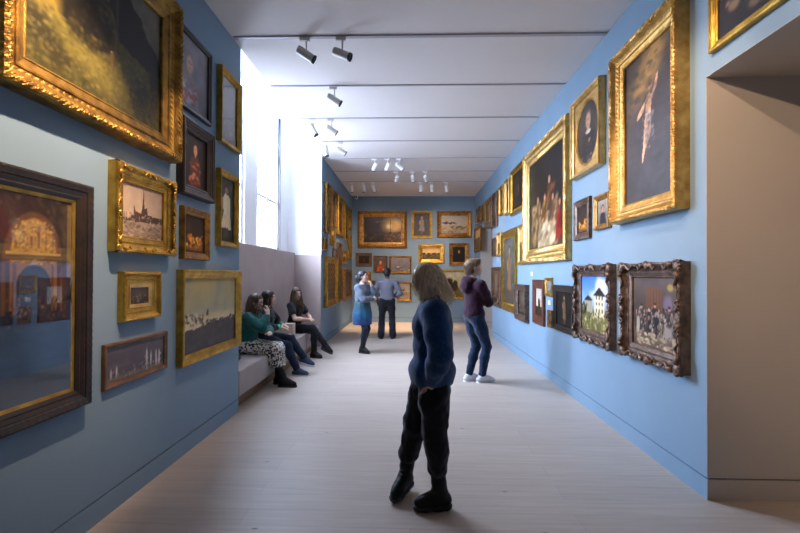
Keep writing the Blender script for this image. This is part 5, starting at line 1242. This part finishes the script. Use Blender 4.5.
for s in (1, -1): shoe('ankle_boot', p, s, M['boot'], M['sole'], r, shaft=.14, vox=.008, fat=1.05, sole_t=.026)
f = Sdf(); R_ = p.head_R
f.ell(hp(p, 0, -.018, .038), v3(.086, .105, .088)*k, R_, .03); f.ell(hp(p, 0, -.050, -.09), v3(.088, .070, .15)*k, R_, .04)
f.ell(hp(p, .075, .015, -.13), v3(.028, .040, .12)*k, R_, .03); f.ell(hp(p, -.075, .015, -.13), v3(.028, .040, .12)*k, R_, .03); f.ell(hp(p, 0, .125, -.03), v3(.062, .082, .105)*k, R_, .02, sub=True)
strands(p, 420, None, .22, M['hair'], 'hair', r, f, .009, 36, lambda q: v3(0, 0, 0), .004, hair_col((.065, .038, .022), (.15, .085, .045), 39, p))
SKY = 60.0; EXPO = 0.0
# ------------------------------------------------------------------ daylight, camera, view
w = bpy.data.worlds.new('overcast_sky'); bpy.context.scene.world = w; w.use_nodes = True
nt = w.node_tree; bg = nt.nodes['Background']
tc = nt.nodes.new('ShaderNodeTexCoord'); sp = nt.nodes.new('ShaderNodeSeparateXYZ'); cr = nt.nodes.new('ShaderNodeValToRGB')
mr = nt.nodes.new('ShaderNodeMapRange'); mr.inputs['From Min'].default_value = -1; mr.inputs['From Max'].default_value = 1
nt.links.new(tc.outputs['Generated'], sp.inputs['Vector']); nt.links.new(sp.outputs['Z'], mr.inputs['Value']); nt.links.new(mr.outputs['Result'], cr.inputs['Fac'])
e = cr.color_ramp.elements; e[0].position = .42; e[0].color = (.27, .31, .39, 1); e[1].position = .60; e[1].color = (.60, .72, .95, 1); q = e.new(.85); q.color = (.78, .94, 1.25, 1)
nt.links.new(cr.outputs['Color'], bg.inputs['Color']); bg.inputs['Strength'].default_value = SKY
for a, b in WIN:                          # daylight portals guide sky sampling through the windows
    ld = bpy.data.lights.new('window_daylight', 'AREA'); ld.shape = 'RECTANGLE'; ld.size = WZ1-WZ0; ld.size_y = b-a
    ld.cycles.is_portal = True
    lo = bpy.data.objects.new('window_daylight', ld); lo.location = (XW-.33, (a+b)/2, (WZ0+WZ1)/2); lo.rotation_euler = (0, -PI/2, 0); link(lo)

cam = bpy.data.cameras.new('camera'); co = bpy.data.objects.new('camera', cam); link(co)
f_px = 420.0; cam.sensor_fit = 'HORIZONTAL'; cam.sensor_width = 36; cam.lens = f_px/800*36; cam.shift_y = 4.25/800; cam.clip_start = .05
yaw, pitch, roll = .0269, .0089, .004
fw = Vector((-math.sin(yaw)*math.cos(pitch), math.cos(yaw)*math.cos(pitch), math.sin(pitch))); rt = Vector((math.cos(yaw), math.sin(yaw), 0)); up = rt.cross(fw)
r2 = rt*math.cos(roll)+up*math.sin(roll); u2 = -rt*math.sin(roll)+up*math.cos(roll)
m = Matrix((r2, u2, -fw)).transposed().to_4x4(); m.translation = (0, 0, 1.6); co.matrix_world = m
sc = bpy.context.scene; sc.camera = co
sc.view_settings.view_transform = 'Standard'; sc.view_settings.look = 'None'; sc.view_settings.gamma = 1; sc.view_settings.use_curve_mapping = False
sc.view_settings.exposure = EXPO
sc.cycles.max_bounces = 10; sc.cycles.diffuse_bounces = 6; sc.cycles.transparent_max_bounces = 12; sc.cycles.sample_clamp_indirect = 8
